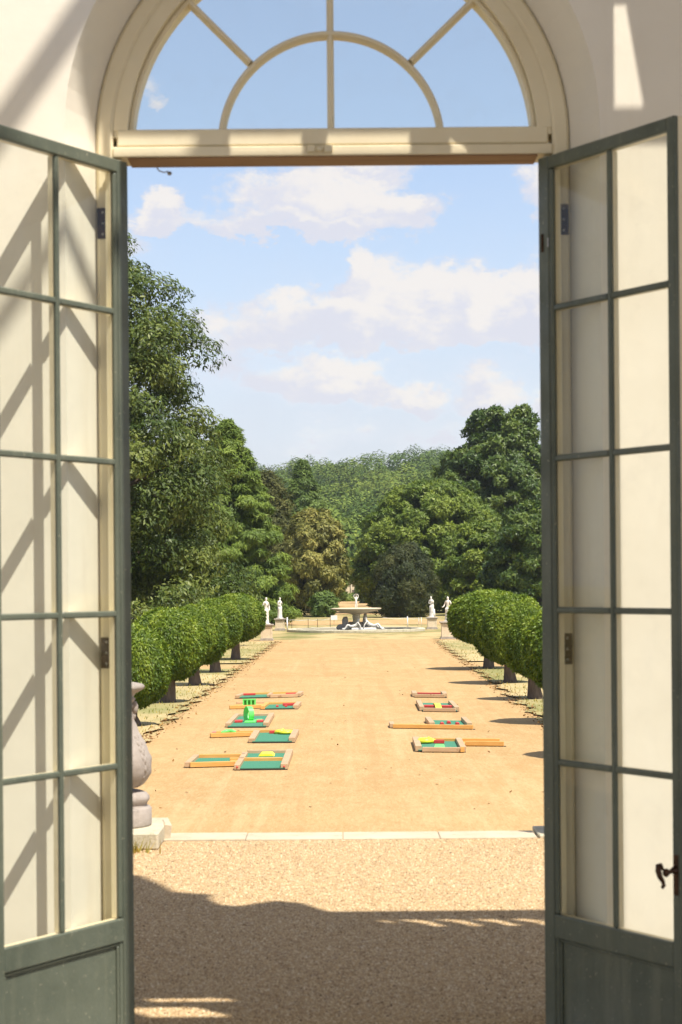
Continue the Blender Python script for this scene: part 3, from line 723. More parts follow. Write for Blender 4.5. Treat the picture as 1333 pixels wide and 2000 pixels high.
# ceiling out of view, slots cut along the sun's path to shape the indoor light (edges run along u = const)
SL = KX/KY
def ceil():
    mb = MB(); Z0, Z1 = 4.832, 4.9; ylo, yhi = -3.9, 7.3
    def quad(u0, u1, ya, yb):
        P = [(u0+SL*(7.3-ya), ya), (u1+SL*(7.3-ya), ya), (u1+SL*(7.3-yb), yb), (u0+SL*(7.3-yb), yb)]
        mb.prism(P, Z0, Z1)
    cols = [(-16, -2.3, 0), (-2.3, -0.62, 1), (-0.62, 1.06, 0), (1.06, 1.75, 2), (1.75, 9, 0)]
    for (a, b, g) in cols:
        if g == 0 and a > -1 and a < 1:
            # holes added to throw sun spots on the gravel, and a slit to light the transom
            e_ = 0.36*1.41
            holes = [(5.90, 6.10, [(-0.82+1.73, -0.50+1.73)]), (6.19, 6.27, [(-0.78+1.73, -0.44+1.73)]),
                     (6.98, 7.043, [(-0.90+e_, -0.52+e_), (-0.40+e_, -0.12+e_), (-0.02+e_, 0.30+e_), (0.46+e_, 0.72+e_)])]
            quad(a, b, ylo, 5.90)
            def ux(x, yy): return x-SL*(7.3-yy)
            yp = 5.90
            for (h0, h1, xs) in holes:
                if h0 > yp: quad(a, b, yp, h0)
                ym = (h0+h1)/2; left = a
                for (x0, x1) in xs:
                    quad(left, ux(x0, ym), h0, h1); left = ux(x1, ym)
                quad(left, b, h0, h1); yp = h1
            quad(a, b, yp, yhi)
        elif g == 0: quad(a, b, ylo, yhi)
        else:
            lo, hi = (4.9, 7.12) if g == 1 else (5.0, 6.72)
            quad(a, b, ylo, lo)
            if g == 1: quad(a, b, hi, yhi)
            else:
                quad(a, b, hi, 6.75); quad(a, b, 6.93, yhi)
                X_ = lambda u, y: (u+SL*(7.3-y), y)
                mb.prism([X_(a+0.12, 6.75), X_(b, 6.75), X_(b, 6.93), X_(a+0.045, 6.93)], Z0, Z1)  # tapered opening left beside this piece to throw a bright wedge on the wall
    return mb
opart('sun_slot_ceiling', ceil(), PLASTER)
# unseen bars added high above the slots to cast soft slanting shadows indoors
for (x0, y0, w) in ((-0.17, 4.02, 0.035), (0.1, 3.75, 0.02), (4.23, 3.42, 0.03), (4.0, 3.0, 0.02), (4.7, 3.9, 0.025)):
    mb = MB(); L = 2.6; dx, dy = 0.66, 0.75
    P = [(x0-w*dy, y0+w*dx), (x0+w*dy, y0-w*dx), (x0+w*dy+L*dx, y0-w*dx+L*dy), (x0-w*dy+L*dx, y0+w*dx+L*dy)]
    mb.prism(P, 9.0, 9.06); opart('shadow_bar', mb, CREAM)
# parapet: rail on slim balusters, and a carved crest over the doorway
mb = MB(); mb.box(-5, 5, 7.80, 7.95, 5.68, 6.0); opart('parapet_rail', mb, PLASTER)
bal = MB(); bal.lathe([(0.045, 4.832), (0.05, 4.9), (0.03, 4.95), (0.058, 5.15), (0.045, 5.3), (0.026, 5.45), (0.05, 5.6), (0.05, 5.679)], 0, 7.875, 12)
bal.v = [(v[0], v[1]-7.6, v[2]+0.15) for v in bal.v]; bme = bal.mesh('baluster'); bme.materials.append(PLASTER)
for i in range(24):
    o = link('baluster', bme, None, orang); o.location = (1.95+0.19*0.5+i*0.19 - 1.05*0, 0, 0)
    if o.location.x > 4.95: o.location.x = -4.9+0.19*(i-16)
mb = MB(); q = [(-4.9, 4.832), (-4.9, 9.6), (0.4, 10.3), (2.14, 9.4), (2.0, 8.6), (1.82, 7.75), (1.95, 7.5), (1.80, 7.1), (1.70, 6.63), (1.76, 6.5), (1.95, 6.75), (2.10, 6.93), (2.18, 6.7), (2.13, 6.43), (2.08, 6.1), (2.06, 5.2), (2.1, 4.832)]
vs = [(a+0.031, 7.88, z) for a, z in q] + [(a+0.031, 7.95, z) for a, z in q]; n = len(q)
mb.add(vs, [tuple(range(n)), tuple(range(2*n-1, n-1, -1))] + [(i, (i+1) % n, n+(i+1) % n, n+i) for i in range(n)]); opart('roof_crest', mb, PLASTER)

# timber frame of the doorway
def arch_ring(mb, R0, R1, y0, y1, zb=None, n=48, cz=SPZ, bev=0.006, mi=0, a0=0.0, a1=PI):
    """moulded ring R0..R1 between y0 (towards the room) and y1"""
    prof = [(R0, y1), (R0, y0+bev), (R0+bev, y0), (R1-bev, y0), (R1, y0+bev), (R1, y1)]
    path = []
    for i in range(n+1): path.append(('a', a0+(a1-a0)*i/n))
    rows = []
    if zb is not None: rows.append([(r, y, zb) for r, y in prof])
    for _, a in path: rows.append([(r*math.cos(a), y, cz+r*math.sin(a)) for r, y in prof])
    if zb is not None: rows.append([(-r, y, zb) for r, y in prof])
    vs = [p for r in rows for p in r]; k = len(prof); fs = []
    for j in range(len(rows)-1):
        for i in range(k): fs.append((j*k+i, j*k+(i+1) % k, (j+1)*k+(i+1) % k, (j+1)*k+i))
    fs.append(tuple(range(k))); fs.append(tuple((len(rows)-1)*k+i for i in range(k-1, -1, -1)))
    mb.add(vs, fs, mi)
mb = MB()
arch_ring(mb, 0.856, 0.922, FYY, 7.745, zb=-0.149, bev=0.012)          # outer frame, jambs and arch
arch_ring(mb, 0.8, 0.8555, FYY+0.016, 7.74, zb=None, bev=0.004, a0=0.02, a1=PI-0.02)
for s in (-1, 1):                                                   # inner rebate of the jambs below the transom
    x0, x1 = sorted((s*0.822, s*0.8555)); mb.box(x0, x1, FYY+0.012, 7.742, -0.148, 3.405)
mb.box(-0.855, 0.855, FYY+0.002, 7.744, 3.414, 3.452, 0, 0.003)         # transom
mb.box(-0.855, 0.855, FYY+0.016, 7.735, 3.452, 3.456)
mb.box(-0.799, 0.799, FYY+0.012, 7.745, 3.4085, 3.414, 1)
frame = opart('door_frame', mb, [CREAM, SOFFIT])
def fpart(name, mb, m, par, bevel=0):
    mb.v = [(v[0], v[1]-7.6, v[2]+0.15) for v in mb.v]; return mb.build(name, m, par, bevel)
for s in (-1, 1):
    for zc in (3.155, 1.485, 0.1):
        mb = MB(); x = s*0.892
        mb.box(x-0.026, x+0.024, FYY-0.006, FYY-0.0005, zc-0.06, zc+0.06, 0, 0.002)
        mb.tube([(x-s*0.021, FYY-0.008, zc-0.062), (x-s*0.021, FYY-0.008, zc+0.062)], 0.007, 8)
        for dz in (-0.042, 0, 0.042): mb.ball((x+s*0.004, FYY-0.006, zc+dz), (0.005, 0.003, 0.005), 8, 1)
        fpart('hinge', mb, [IRON, STEEL], frame)
mb = MB(); cx = -0.07+0.018
mb.box(cx-0.047, cx-0.015, FYY-0.012, FYY+0.0018, 3.424, 3.452, 0, 0.003); mb.box(cx+0.018, cx+0.052, FYY-0.012, FYY+0.0018, 3.424, 3.452, 0, 0.003)
mb.box(cx-0.015, cx+0.018, FYY-0.006, FYY+0.0018, 3.428, 3.448, 0, 0.002)
mb.tube([(cx-0.010, FYY-0.014, 3.436), (cx+0.002, FYY-0.024, 3.428), (cx+0.010, FYY-0.020, 3.436), (cx+0.016, FYY-0.008, 3.44)], [0.006, 0.009, 0.008, 0.005], 8)
fpart('catch', mb, CREAM, frame)
mb = MB(); hx = -0.72+0.02
mb.tube([(hx, 7.74, 3.407), (hx+0.008, 7.74, 3.395), (hx+0.028, 7.74, 3.388), (hx+0.045, 7.74, 3.392)], 0.0025, 6)
mb.ball((hx+0.05, 7.74, 3.384), (0.010, 0.008, 0.009), 8)
fpart('hook', mb, STEEL, frame)

# fanlight: sash ring, sill rail, glazing bars and panes
mb = MB(); arch_ring(mb, 0.782, 0.7995, FYY+0.05, 7.72, zb=None, bev=0.004, a0=0.05, a1=PI-0.05)
arch_ring(mb, 0.7995, 0.8555, FYY+0.012, FYY+0.0155, zb=None, bev=0.001, a0=0.05, a1=PI-0.05)
mb.box(-0.84, 0.84, FYY+0.008, 7.72, 3.4565, 3.522, 0, 0.005)
fan = opart('fanlight', mb, CREAM)
def bar(p, q, w=0.028, par=fan, d=0.04):
    """glazing bar between two points of the fanlight plane (x, z): wide at the glass, narrow to the room"""
    p = Vector(p); q = Vector(q); t = (q-p).normalized(); nrm = Vector((-t.y, t.x))
    prof = [(-w/2, 7.68), (-w/2, 7.640), (-w*0.18, 7.622), (w*0.18, 7.622), (w/2, 7.640), (w/2, 7.68)]
    mb = MB(); vs = [(e.x+nrm.x*a, y, e.y+nrm.y*a) for e in (p, q) for a, y in prof]
    mb.add(vs, [(0,1,2,3,4,5), (11,10,9,8,7,6)] + [(i, (i+1) % 6, 6+(i+1) % 6, 6+i) for i in range(6)])
    return fpart('glazing_bar', mb, CREAM, par)
bar((-0.006, 3.523), (-0.006, SPZ+0.781))
for a in (PI*0.25, PI*0.75): bar((0.445*math.cos(a)-0.005, SPZ+0.449*math.sin(a)), (0.785*math.cos(a), SPZ+0.785*math.sin(a)), 0.026)
mb = MB(); w = 0.028; rows = []; n = 40
for i in range(n+1):
    a = 0.105+(PI-0.21)*i/n; R = 0.432
    rows.append([((R+o_)*math.cos(a)-0.005, y, SPZ+(R+o_)*math.sin(a)*0.99) for o_, y in ((-w/2, 7.679), (-w/2, 7.641), (-w*0.18, 7.621), (w*0.18, 7.621), (w/2, 7.641), (w/2, 7.679))])
vs = [p for r in rows for p in r]
mb.add(vs, [(j*6+i, j*6+(i+1) % 6, (j+1)*6+(i+1) % 6, (j+1)*6+i) for j in range(n) for i in range(6)])
fpart('glazing_bar', mb, CREAM, fan)
def pane_sector(r0, r1, a0, a1):
    mb = MB(); vs = []; n = 16
    for y in (7.656, 7.659):
        for i in range(n+1):
            a = a0+(a1-a0)*i/n
            vs += [(r0*math.cos(a), y, max(3.51, SPZ+r0*math.sin(a))), (r1*math.cos(a), y, max(3.51, SPZ+r1*math.sin(a)))]
    fs = []; k = 2*(n+1)
    for i in range(n): a = 2*i; fs += [(a, a+1, a+3, a+2), (k+a, k+a+2, k+a+3, k+a+1), (a+1, k+a+1, k+a+3, a+3), (a, a+2, k+a+2, k+a)]
    mb.add(vs, fs); fpart('pane', mb, GLASS, fan)
for k in range(4): pane_sector(0.436, 0.79, PI*k/4+0.006, PI*(k+1)/4-0.006)
for k in range(2): pane_sector(0.01, 0.430, PI*k/2+0.01, PI*(k+1)/2-0.01)

# the two door leaves, opened inwards past square; visible face green, other face cream
def leaf_door(side, label):
    """side +1 right, -1 left. local x along the leaf, y = thickness (negative = face to the camera), z up"""
    ang = math.radians(59.6)
    def mk(name, mb, m, par=None, bevel=0):
        if side < 0: mb.v = [(-v[0], v[1], v[2]) for v in mb.v]
        if par is None:
            o = mb.build(name, m, orang, bevel)
            o.location = (side*0.797, FYY-7.6+0.0, 0.15)
            o.rotation_euler = (0, 0, -side*ang)
        else: o = mb.build(name, m, par, bevel)
        return o
    W = 0.81; T0, T1 = 0.0, 0.045   # y from T0 (camera side) to T1 (wall side)
    s0, s1 = 0.088, 0.768; zt = 3.342; ztop = 3.392; zr = 0.462; zr2 = 0.372; zb = 0.03
    mb = MB()
    def bx(x0, x1, z0, z1, c=0.004, half=0.022):
        mb.box(x0, x1, T0, half, z0, z1, 0, c); mb.box(x0+0.0015, x1-0.0015, half-0.001, T1, z0+0.0015, z1-0.0015, 1, 0)
    mb.box(0, s0-0.022, T0, T1, -0.13, ztop, 0, 0.004); bx(s0-0.021, s0, zr, zt, 0.008); bx(s1, W, -0.13, ztop)
    bx(s0-0.022, s1, zt, ztop-0.0005); bx(s0-0.0215, s1, zr2, zr); bx(s0-0.0215, s1, -0.13, zb)
    mb.box(s0-0.0205, s0-0.0005, T0+0.006, 0.03, zb, zr2, 0)
    leaf = mk('door_leaf', mb, [GREEN, CREAM]); leaf['label'] = label
    bars_z = [2.803, 2.222, 1.637, 1.05]
    sm = 0.430
    def gbar(x0, x1, z0, z1):
        m2 = MB(); m2.box(x0, x1, T0+0.004, 0.022, z0, z1, 0, 0.005); m2.box(x0+0.002, x1-0.002, 0.021, 0.043, z0+0.002, z1-0.002, 1, 0)
        return mk('glazing_bar', m2, [GREEN, CREAM], leaf)
    gbar(sm-0.011, sm+0.011, zr+0.0005, zt-0.0005)
    for zc in bars_z:
        gbar(s0+0.0005, sm-0.0115, zc-0.012, zc+0.012); gbar(sm+0.0115, s1-0.0005, zc-0.012, zc+0.012)
    zz = [zr]+bars_z[::-1]+[zt]
    for j in range(5):
        for (a, b) in ((s0, sm-0.011), (sm+0.011, s1)):
            lo = zz[j]+(0.0125 if j else 0.001); hi = zz[j+1]-(0.0125 if j < 4 else 0.001)
            m2 = MB(); m2.box(a+0.001, b-0.001, 0.0205, 0.0235, lo, hi); mk('pane', m2, GLASS, leaf)
    m2 = MB(); m2.box(s0+0.001, s1-0.001, 0.016, 0.030, zb+0.001, zr2-0.001)
    for (x0, x1, z0, z1) in ((s0+0.001, s1-0.001, zr2-0.013, zr2-0.001), (s0+0.001, s1-0.001, zb+0.001, zb+0.013), (s0+0.001, s0+0.013, zb+0.014, zr2-0.014), (s1-0.013, s1-0.001, zb+0.014, zr2-0.014)):
        m2.box(x0, x1, 0.006, 0.0155, z0, z1, 0, 0.004)
    mk('panel', m2, GREEN, leaf)
    if side > 0:
        m2 = MB(); hz = 0.722; hx_ = 0.789
        m2.box(hx_-0.014, hx_+0.014, -0.004, -0.0003, hz-0.09, hz+0.055, 0, 0.002)
        m2.tube([(hx_, -0.003, hz), (hx_, -0.022, hz-0.002), (hx_, -0.032, hz-0.004), (hx_, -0.046, hz-0.006)], [0.018, 0.009, 0.008, 0.013], 12)
        m2.ball((hx_, -0.046, hz-0.006), (0.012, 0.014, 0.016), 12)
        m2.tube([(hx_-0.004, -0.056, hz+0.004), (hx_-0.002, -0.070, hz+0.024), (hx_, -0.082, hz+0.022), (hx_+0.003, -0.084, hz+0.004), (hx_+0.005, -0.078, hz-0.018), (hx_+0.006, -0.066, hz-0.034), (hx_+0.006, -0.062, hz-0.050), (hx_+0.006, -0.070, hz-0.056)], [0.005, 0.008, 0.010, 0.011, 0.010, 0.008, 0.008, 0.007], 10)
        mk('handle', m2, BRONZE, leaf)
        for zc in (3.06,):
            m2 = MB(); m2.box(0.020, 0.036, -0.002, -0.0004, zc-0.035, zc+0.035); m2.box(0.060, 0.068, -0.002, -0.0004, zc-0.02, zc+0.015, 1)
            mk('bolt_plate', m2, [IRON, STEEL], leaf)
    return leaf
leaf_door(-1, 'left green glazed door leaf, swung open, without handle')
leaf_door(1, 'right green glazed door leaf, swung open, with bronze handle')

# ------------------------------------------------------------------ terrace edge, steps and urns
AX = axis_x(13.4)
steps = thing('terrace_steps', 'flight of pale stone steps down from the gravel terrace, edged with coping slabs', 'steps', (AX, 13.4, GZ))
for i in range(4):
    mb = MB(); x0 = -1.325+i*0.6625
    mb.box(x0+0.0015, x0+0.661, -0.17+random.uniform(-.008, .008), 0.17, 1.45-0.10, 1.45+0.012+random.uniform(-.002, .003), 0, 0.005)
    mb.build('coping_stone', COPING, steps)
for i in range(7):
    mb = MB(); mb.box(-1.32, 1.32, 0.171+i*0.32, 0.171+(i+1)*0.32-0.001, 0.0, 1.45-0.18*(i+1)); mb.build('step', COPING, steps)
wallt = thing('terrace_wall', 'low stone wall holding up the edge of the gravel terrace', 'wall', (AX, 13.5, GZ))
for s in (-1, 1):
    mb = MB(); x0, x1 = sorted((s*1.34, s*9)); mb.box(x0, x1, -0.25, 0.2, -0.1, 1.43); mb.box(x0, x1, -0.27, 0.25, 1.431, 1.47, 0, 0.006)
    mb.build('wall_section', LICHEN, wallt)

def urn(cx, cy, label, hid=False):
    t = thing('stone_urn', label, 'urn', (cx, cy, 0.03))
    mb = MB()
    mb.box(-0.35, 0.35, -0.42, 0.42, -0.03, 0.085, 0, 0.012); mb.build('base_slab', LICHEN, t)
    mb = MB(); mb.lathe([(0.265, 0.086), (0.268, 0.10), (0.268, 0.20), (0.258, 0.212), (0.235, 0.218), (0.24, 0.24), (0.255, 0.262), (0.252, 0.285), (0.235, 0.305), (0.20, 0.318)], 0, 0, 40); mb.build('plinth', URNST, t)
    def mod(a, z, r):
        k = 1 + 0.012*math.sin(a*12+z*9)
        if 0.40 < z < 0.78: k += 0.035*max(0, math.sin(a*5+1.0))**3 * (0.5+0.5*math.sin(z*60+a*3))
        return k
    P = [(0.13, 0.319), (0.14, 0.335), (0.18, 0.345), (0.215, 0.365), (0.245, 0.40), (0.262, 0.44), (0.268, 0.49), (0.262, 0.54), (0.245, 0.59), (0.222, 0.64), (0.196, 0.69), (0.172, 0.74), (0.156, 0.79), (0.148, 0.84), (0.146, 0.88), (0.155, 0.89), (0.155, 0.90), (0.148, 0.91)]
    Q = []
    for i in range(len(P)-1):
        for k in range(3): f = k/3; Q.append((P[i][0]*(1-f)+P[i+1][0]*f, P[i][1]*(1-f)+P[i+1][1]*f))
    Q.append(P[-1])
    mb = MB(); mb.lathe(Q, 0, 0, 72, 0, mod)
    for j in range(8):                                   # carved leaves curling off the belly
        a = j*PI/4+0.35
        for (zz, rr, sz) in ((0.38, 0.225, 0.030), (0.425, 0.250, 0.034), (0.475, 0.264, 0.036), (0.525, 0.262, 0.036), (0.575, 0.248, 0.034), (0.62, 0.230, 0.030), (0.665, 0.208, 0.026)):
            for da in (-0.09, 0.0, 0.09):
                mb.ball((math.cos(a+da)*(rr-0.010-abs(da)*0.08), math.sin(a+da)*(rr-0.010-abs(da)*0.08), zz+abs(da)*0.22), (sz*0.55, sz*0.42, sz*0.85), 8, 0, 0.10)
    mb.build('body', URNST, t)
    mb = MB()
    mb.lathe([(0.147, 0.911), (0.158, 0.93), (0.165, 0.945), (0.15, 0.955), (0.165, 0.98), (0.20, 1.0), (0.218, 1.012), (0.222, 1.03), (0.205, 1.045), (0.17, 1.052), (0.14, 1.058), (0.135, 1.10), (0.13, 1.14), (0.125, 1.18), (0.09, 1.19)], 0, 0, 48, 0, lambda a, z, r: 1+0.03*math.sin(a*16)*(1 if 0.98 < z < 1.05 else 0.1))
    for j in range(8):                                   # mask and scroll carvings under the rim
        a = j*PI/4
        mb.ball((math.cos(a)*0.158, math.sin(a)*0.158, 0.885), (0.024, 0.024, 0.045), 10, 0, 0.12)
        mb.ball((math.cos(a)*0.15, math.sin(a)*0.15, 0.83), (0.016, 0.016, 0.03), 8, 0, 0.12)
    mb.build('rim', URNST, t)
    return t
urn(-1.568, 13.22, 'tall carved pinkish grey stone urn at the terrace edge beside the left door leaf')
urn(1.80, 13.22, 'carved stone urn at the right end of the coping, hidden behind the right door leaf')
mb = MB(); p = at(323, 1638, 13.38)
mb.box(-0.03, 0.03, -0.12, 0.12, -0.02, 0.12, 0, 0.012); o = mb.build('kerb_block', COPING); o.location = (p.x, p.y, 0.0); o.rotation_euler = (0.0, 0.12, 0.15)
tag(o, 'small upright pale stone between the urn base and the coping', 'stone block')

# ------------------------------------------------------------------ mini golf lanes on the walk
def quad_g(pts): return [G(x, y) for x, y in pts]
class Lane:
    def __init__(s, label, px, py):
        p = G(px, py); s.o = Vector((p.x, p.y, GZ)); s.t = thing('mini_golf_lane', label, 'mini golf lane', s.o, 0, 'wooden mini golf lanes set out on the walk')
    def loc(s, x, y, z=0): p = G(x, y); return (p.x-s.o.x, p.y-s.o.y, z)
    def slab(s, name, pts, z0, z1, m):
        mb = MB(); mb.prism([s.loc(x, y)[:2] for x, y in pts], z0, z1); return mb.build(name, m, s.t)
    def felt(s, pts, m=None): 
        s.slab('base_board', pts, 0.006, 0.03, BLACK)
        return s.slab('playing_surface', pts, 0.0305, 0.042, m or FELT)
    def plank(s, a, b, w=0.075, h=0.10, m=None, name='side_rail', z0=0.014, cap=0.0):
        A = Vector(s.loc(*a)); B = Vector(s.loc(*b)); t = (B-A).normalized(); n = Vector((-t.y, t.x, 0))
        A = A - t*cap; B = B + t*cap
        P = [A-n*w/2, B-n*w/2, B+n*w/2, A+n*w/2]
        h *= 0.85; mb = MB(); mb.prism([(p.x, p.y) for p in P], z0, z0+h)
        L = (B-A).length; k = int(L/0.16)                        # rubber feet under the rail
        for i in range(k+1):
            c = A + (B-A)*(i/max(1, k)) 
            c2 = c + t*0.045
            mb.prism([(q.x, q.y) for q in (c-n*w*0.49, c2-n*w*0.49, c2+n*w*0.49, c+n*w*0.49)], 0.0, z0-0.0005, 1)
        return mb.build(name, [m or WOOD, BLACK], s.t, 0.006)
    def block(s, x0, y0, x1, y1, h, m, name='block', depth=0.25, z0=0.0425, taper=0.0):
        A = Vector(s.loc(x0, y0)); B = Vector(s.loc(x1, y1)); n = Vector((0, depth, 0)); tp = (B-A)*taper
        vs = [A, B, B+n, A+n]; up = [A+tp, B-tp, B+n-tp, A+n+tp]
        mb = MB(); mb.add([(p.x, p.y, z0) for p in vs]+[(p.x, p.y, z0+h) for p in up], [(3,2,1,0),(4,5,6,7),(0,1,5,4),(1,2,6,5),(2,3,7,6),(3,0,4,7)])
        return mb.build(name, m, s.t, 0.008)
    def screw(s, x, y, h=0.06):
        p = s.loc(x, y); mb = MB(); mb.ball((p[0], p[1]-0.05, h), (0.018, 0.01, 0.018), 8); mb.build('screw', RED, s.t)

a = Lane('left mini golf lane nearest the terrace, with yellow wedge and open green front bay', 460, 1500)
a.felt([(462, 1505), (558, 1504), (567, 1474), (483, 1475)]); a.felt([(370, 1499.5), (462, 1497), (474, 1484), (386, 1485)])
a.plank((372, 1500), (460, 1497.5), m=WOOD); a.plank((367, 1500), (385, 1484), 0.10, 0.10, WOODP, 'end_rail')
a.plank((389, 1484), (480, 1482.5)); a.plank((450, 1491), (553, 1490), 0.09); a.plank((484, 1475.5), (560, 1475), m=WOODP)
a.plank((464, 1505), (480, 1479), 0.10, 0.10, WOODP, 'end_rail'); a.plank((556, 1504), (567, 1474), 0.12, 0.11, WOODP, 'end_rail')
a.slab('deck', [(449, 1497), (462, 1497), (470, 1489), (453, 1489.5)], 0.043, 0.06, WOOD)
a.block(505, 1482.5, 537, 1482, 0.05, YELLOW, 'ramp', 0.5, taper=0.18); a.screw(464.5, 1504.5); a.screw(556, 1503.5)

b = Lane('left mini golf lane with yellow funnel, red bar and lime curved piece', 500, 1450)
b.felt([(494, 1452), (571, 1451.5), (579, 1434), (504, 1435)]); b.felt([(411, 1441), (490, 1438.5), (505, 1433), (418, 1434)], WOOD)
b.plank((412, 1441.5), (491, 1439)); b.plank((418, 1435), (503, 1433.5), h=0.07); b.plank((503, 1434.5), (577, 1433.5), 0.075, 0.10)
b.plank((492.5, 1451.5), (503, 1434.8), 0.13, 0.10, WOODP, 'end_rail'); b.plank((571, 1451), (579, 1434), 0.13, 0.11, WOODP, 'end_rail')
b.block(527, 1437, 547, 1436.7, 0.06, RED, 'block', 0.1); b.screw(493, 1450.5); b.screw(571.5, 1450)
mb = MB(); p = b.loc(560, 1437.5); q_ = b.loc(535, 1436)
mb.lathe([(0.02, 0.043), (0.16, 0.06), (0.17, 0.09), (0.12, 0.12), (0.05, 0.125)], p[0], p[1], 20); mb.tube([(p[0]-0.05, p[1], 0.10), (p[0]-0.2, p[1]+0.05, 0.08), (q_[0], q_[1], 0.05)], [0.06, 0.045, 0.012], 8); mb.build('funnel', YELLOW, b.t)
mb = MB(); p = b.loc(448, 1436); mb.tube([(p[0]-0.16, p[1], 0.06), (p[0]-0.06, p[1]+0.1, 0.075), (p[0]+0.05, p[1]+0.1, 0.08), (p[0]+0.13, p[1], 0.07)], [0.02, 0.045, 0.045, 0.03], 8); mb.build('curved_piece', LIME, b.t)
b.block(415, 1436.5, 423, 1436, 0.04, PINK, 'block', 0.15)

c = Lane('square mini golf lane on the left carrying a tall lime green loop between red blocks', 485, 1415)
c.felt([(446, 1422), (520, 1421.5), (532, 1401), (464, 1402)]); c.plank((446, 1421), (464.5, 1401.5), 0.11, 0.10, WOODP, 'end_rail'); c.plank((520, 1420.5), (532, 1400.5), 0.12, 0.11, WOODP, 'end_rail')
c.plank((466, 1402.2), (530, 1401.2), 0.07, 0.09, WOODP); c.block(459, 1415.5, 474, 1415, 0.05, RED, depth=0.3); c.block(502, 1415, 515, 1414.5, 0.05, RED, depth=0.3); c.screw(446.5, 1420.5); c.screw(520.5, 1419.5)
mb = MB(); p = c.loc(487, 1413); n = 40; R = 0.17; vs = []; fs = []; ax = Vector((0.85, 0.35, 0)).normalized(); rd = Vector((-ax.y*1.0, ax.x, 0))
for i in range(n+1):
    an = -PI/2 + 2*PI*i/n; k = i/n
    for (w, rr) in ((-0.06, R), (0.06, R), (0.06, R-0.022), (-0.06, R-0.022)):
        v = Vector(p) + ax*(w+0.05*(k-0.5)) + rd*math.cos(an)*rr*1.0 + Vector((0, 0, 0.045+R+0.01+math.sin(an)*rr)); vs.append(v)
    if i: 
        m_ = 4*i
        fs += [(m_-4, m_-3, m_+1, m_), (m_-3, m_-2, m_+2, m_+1), (m_-2, m_-1, m_+3, m_+2), (m_-1, m_-4, m_, m_+3)]
mb.add(vs, fs, 0, False); mb.build('loop', LIME, c.t)
c.block(477, 1416, 500, 1415.5, 0.035, LIME, 'loop_base', 0.55, taper=0.06); c.block(497, 1411, 516, 1410.5, 0.022, LIME, 'tongue', 0.25, taper=0.25)

d = Lane('left mini golf lane with a lime green slotted gate and small red pieces', 515, 1384)
d.felt([(514, 1386.5), (577, 1385.5), (586, 1377.5), (524, 1378.5)]); d.felt([(450, 1385), (513, 1383.5), (520, 1377), (463, 1378)], WOOD)
d.plank((449, 1385.5), (512, 1384)); d.plank((463, 1378.5), (516, 1377.5), m=WOODP); d.plank((514, 1386.5), (524, 1378.6), 0.11, 0.10, WOOD, 'end_rail'); d.plank((578, 1385.5), (585, 1377.8), 0.13, 0.11, WOODP, 'end_rail'); d.plank((525, 1379), (583, 1378))
d.block(553, 1382, 577, 1381.5, 0.07, RED, 'block', 0.08); d.block(540, 1384.5, 545, 1384.3, 0.05, RED, depth=0.1); d.block(557, 1384.2, 562, 1384, 0.05, RED, depth=0.1)
mb = MB(); p = d.loc(488, 1382.5)
for i in range(4): x = p[0]-0.15+i*0.1; mb.box(x-0.018, x+0.018, p[1]-0.05, p[1]+0.05, 0.0425, 0.20)
mb.box(p[0]-0.17, p[0]+0.17, p[1]-0.052, p[1]+0.052, 0.2005, 0.23); mb.box(p[0]-0.17, p[0]+0.17, p[1]+0.052, p[1]+0.06, 0.0425, 0.22); mb.build('slotted_gate', LIME, d.t)

e = Lane('farthest left mini golf lane, a straight strip with two red bars along its back', 525, 1363)
e.felt([(466, 1365), (526, 1363.5), (532, 1358.5), (476, 1359.5)]); e.felt([(526, 1363.5), (584, 1361.5), (589, 1357), (532, 1358.5)], WOODP)
e.plank((478, 1360), (586, 1357)); e.plank((528, 1363.5), (582, 1361.8), m=WOODP); e.plank((464, 1365), (476, 1360), 0.12, 0.10, WOODP, 'end_rail'); e.plank((583, 1361.5), (589, 1357), 0.14, 0.11, WOODP, 'end_rail'); e.plank((525, 1363.5), (531, 1359), 0.09, 0.10, WOODP, 'end_rail')
e.block(475, 1361.5, 500, 1361, 0.06, RED, 'block', 0.1); e.block(559, 1360.2, 580, 1359.8, 0.06, RED, 'block', 0.1)

f = Lane('right mini golf lane nearest the terrace, with yellow funnel and lime patch', 865, 1465)
f.felt([(818, 1469), (907, 1470), (897, 1452), (812, 1450.5)]); f.felt([(905, 1457.5), (985, 1458), (978, 1452), (898, 1451.5)], WOOD)
f.plank((818.5, 1468.5), (812.5, 1450), 0.12, 0.12, WOODP, 'end_rail'); f.plank((826, 1469.5), (902, 1470), 0.08, 0.10, WOODP); f.plank((905.5, 1470), (896.5, 1452), 0.11, 0.12, WOODP, 'end_rail'); f.plank((816, 1451), (977, 1452.5)); f.plank((910, 1457.5), (985, 1458.2), m=WOOD)
f.slab('lime_patch', [(848, 1468), (872, 1468.3), (868, 1458), (851, 1458)], 0.0425, 0.05, LIME); f.block(848, 1456.5, 869, 1456.7, 0.07, RED, 'block', 0.1)
mb = MB(); p = f.loc(831, 1456); mb.lathe([(0.02, 0.043), (0.15, 0.06), (0.165, 0.10), (0.11, 0.15), (0.04, 0.155)], p[0], p[1], 20); mb.tube([(p[0]+0.05, p[1], 0.11), (p[0]+0.18, p[1]-0.03, 0.08), (p[0]+0.34, p[1]-0.03, 0.05)], [0.07, 0.045, 0.015], 8); mb.build('funnel', YELLOW, f.t)
mb = MB(); q_ = f.loc(903.5, 1470); mb.box(q_[0]-0.035, q_[0]+0.04, q_[1]-0.075, q_[1]-0.05, 0.016, 0.11); mb.build('corner_block', WOOD, f.t, 0.004)

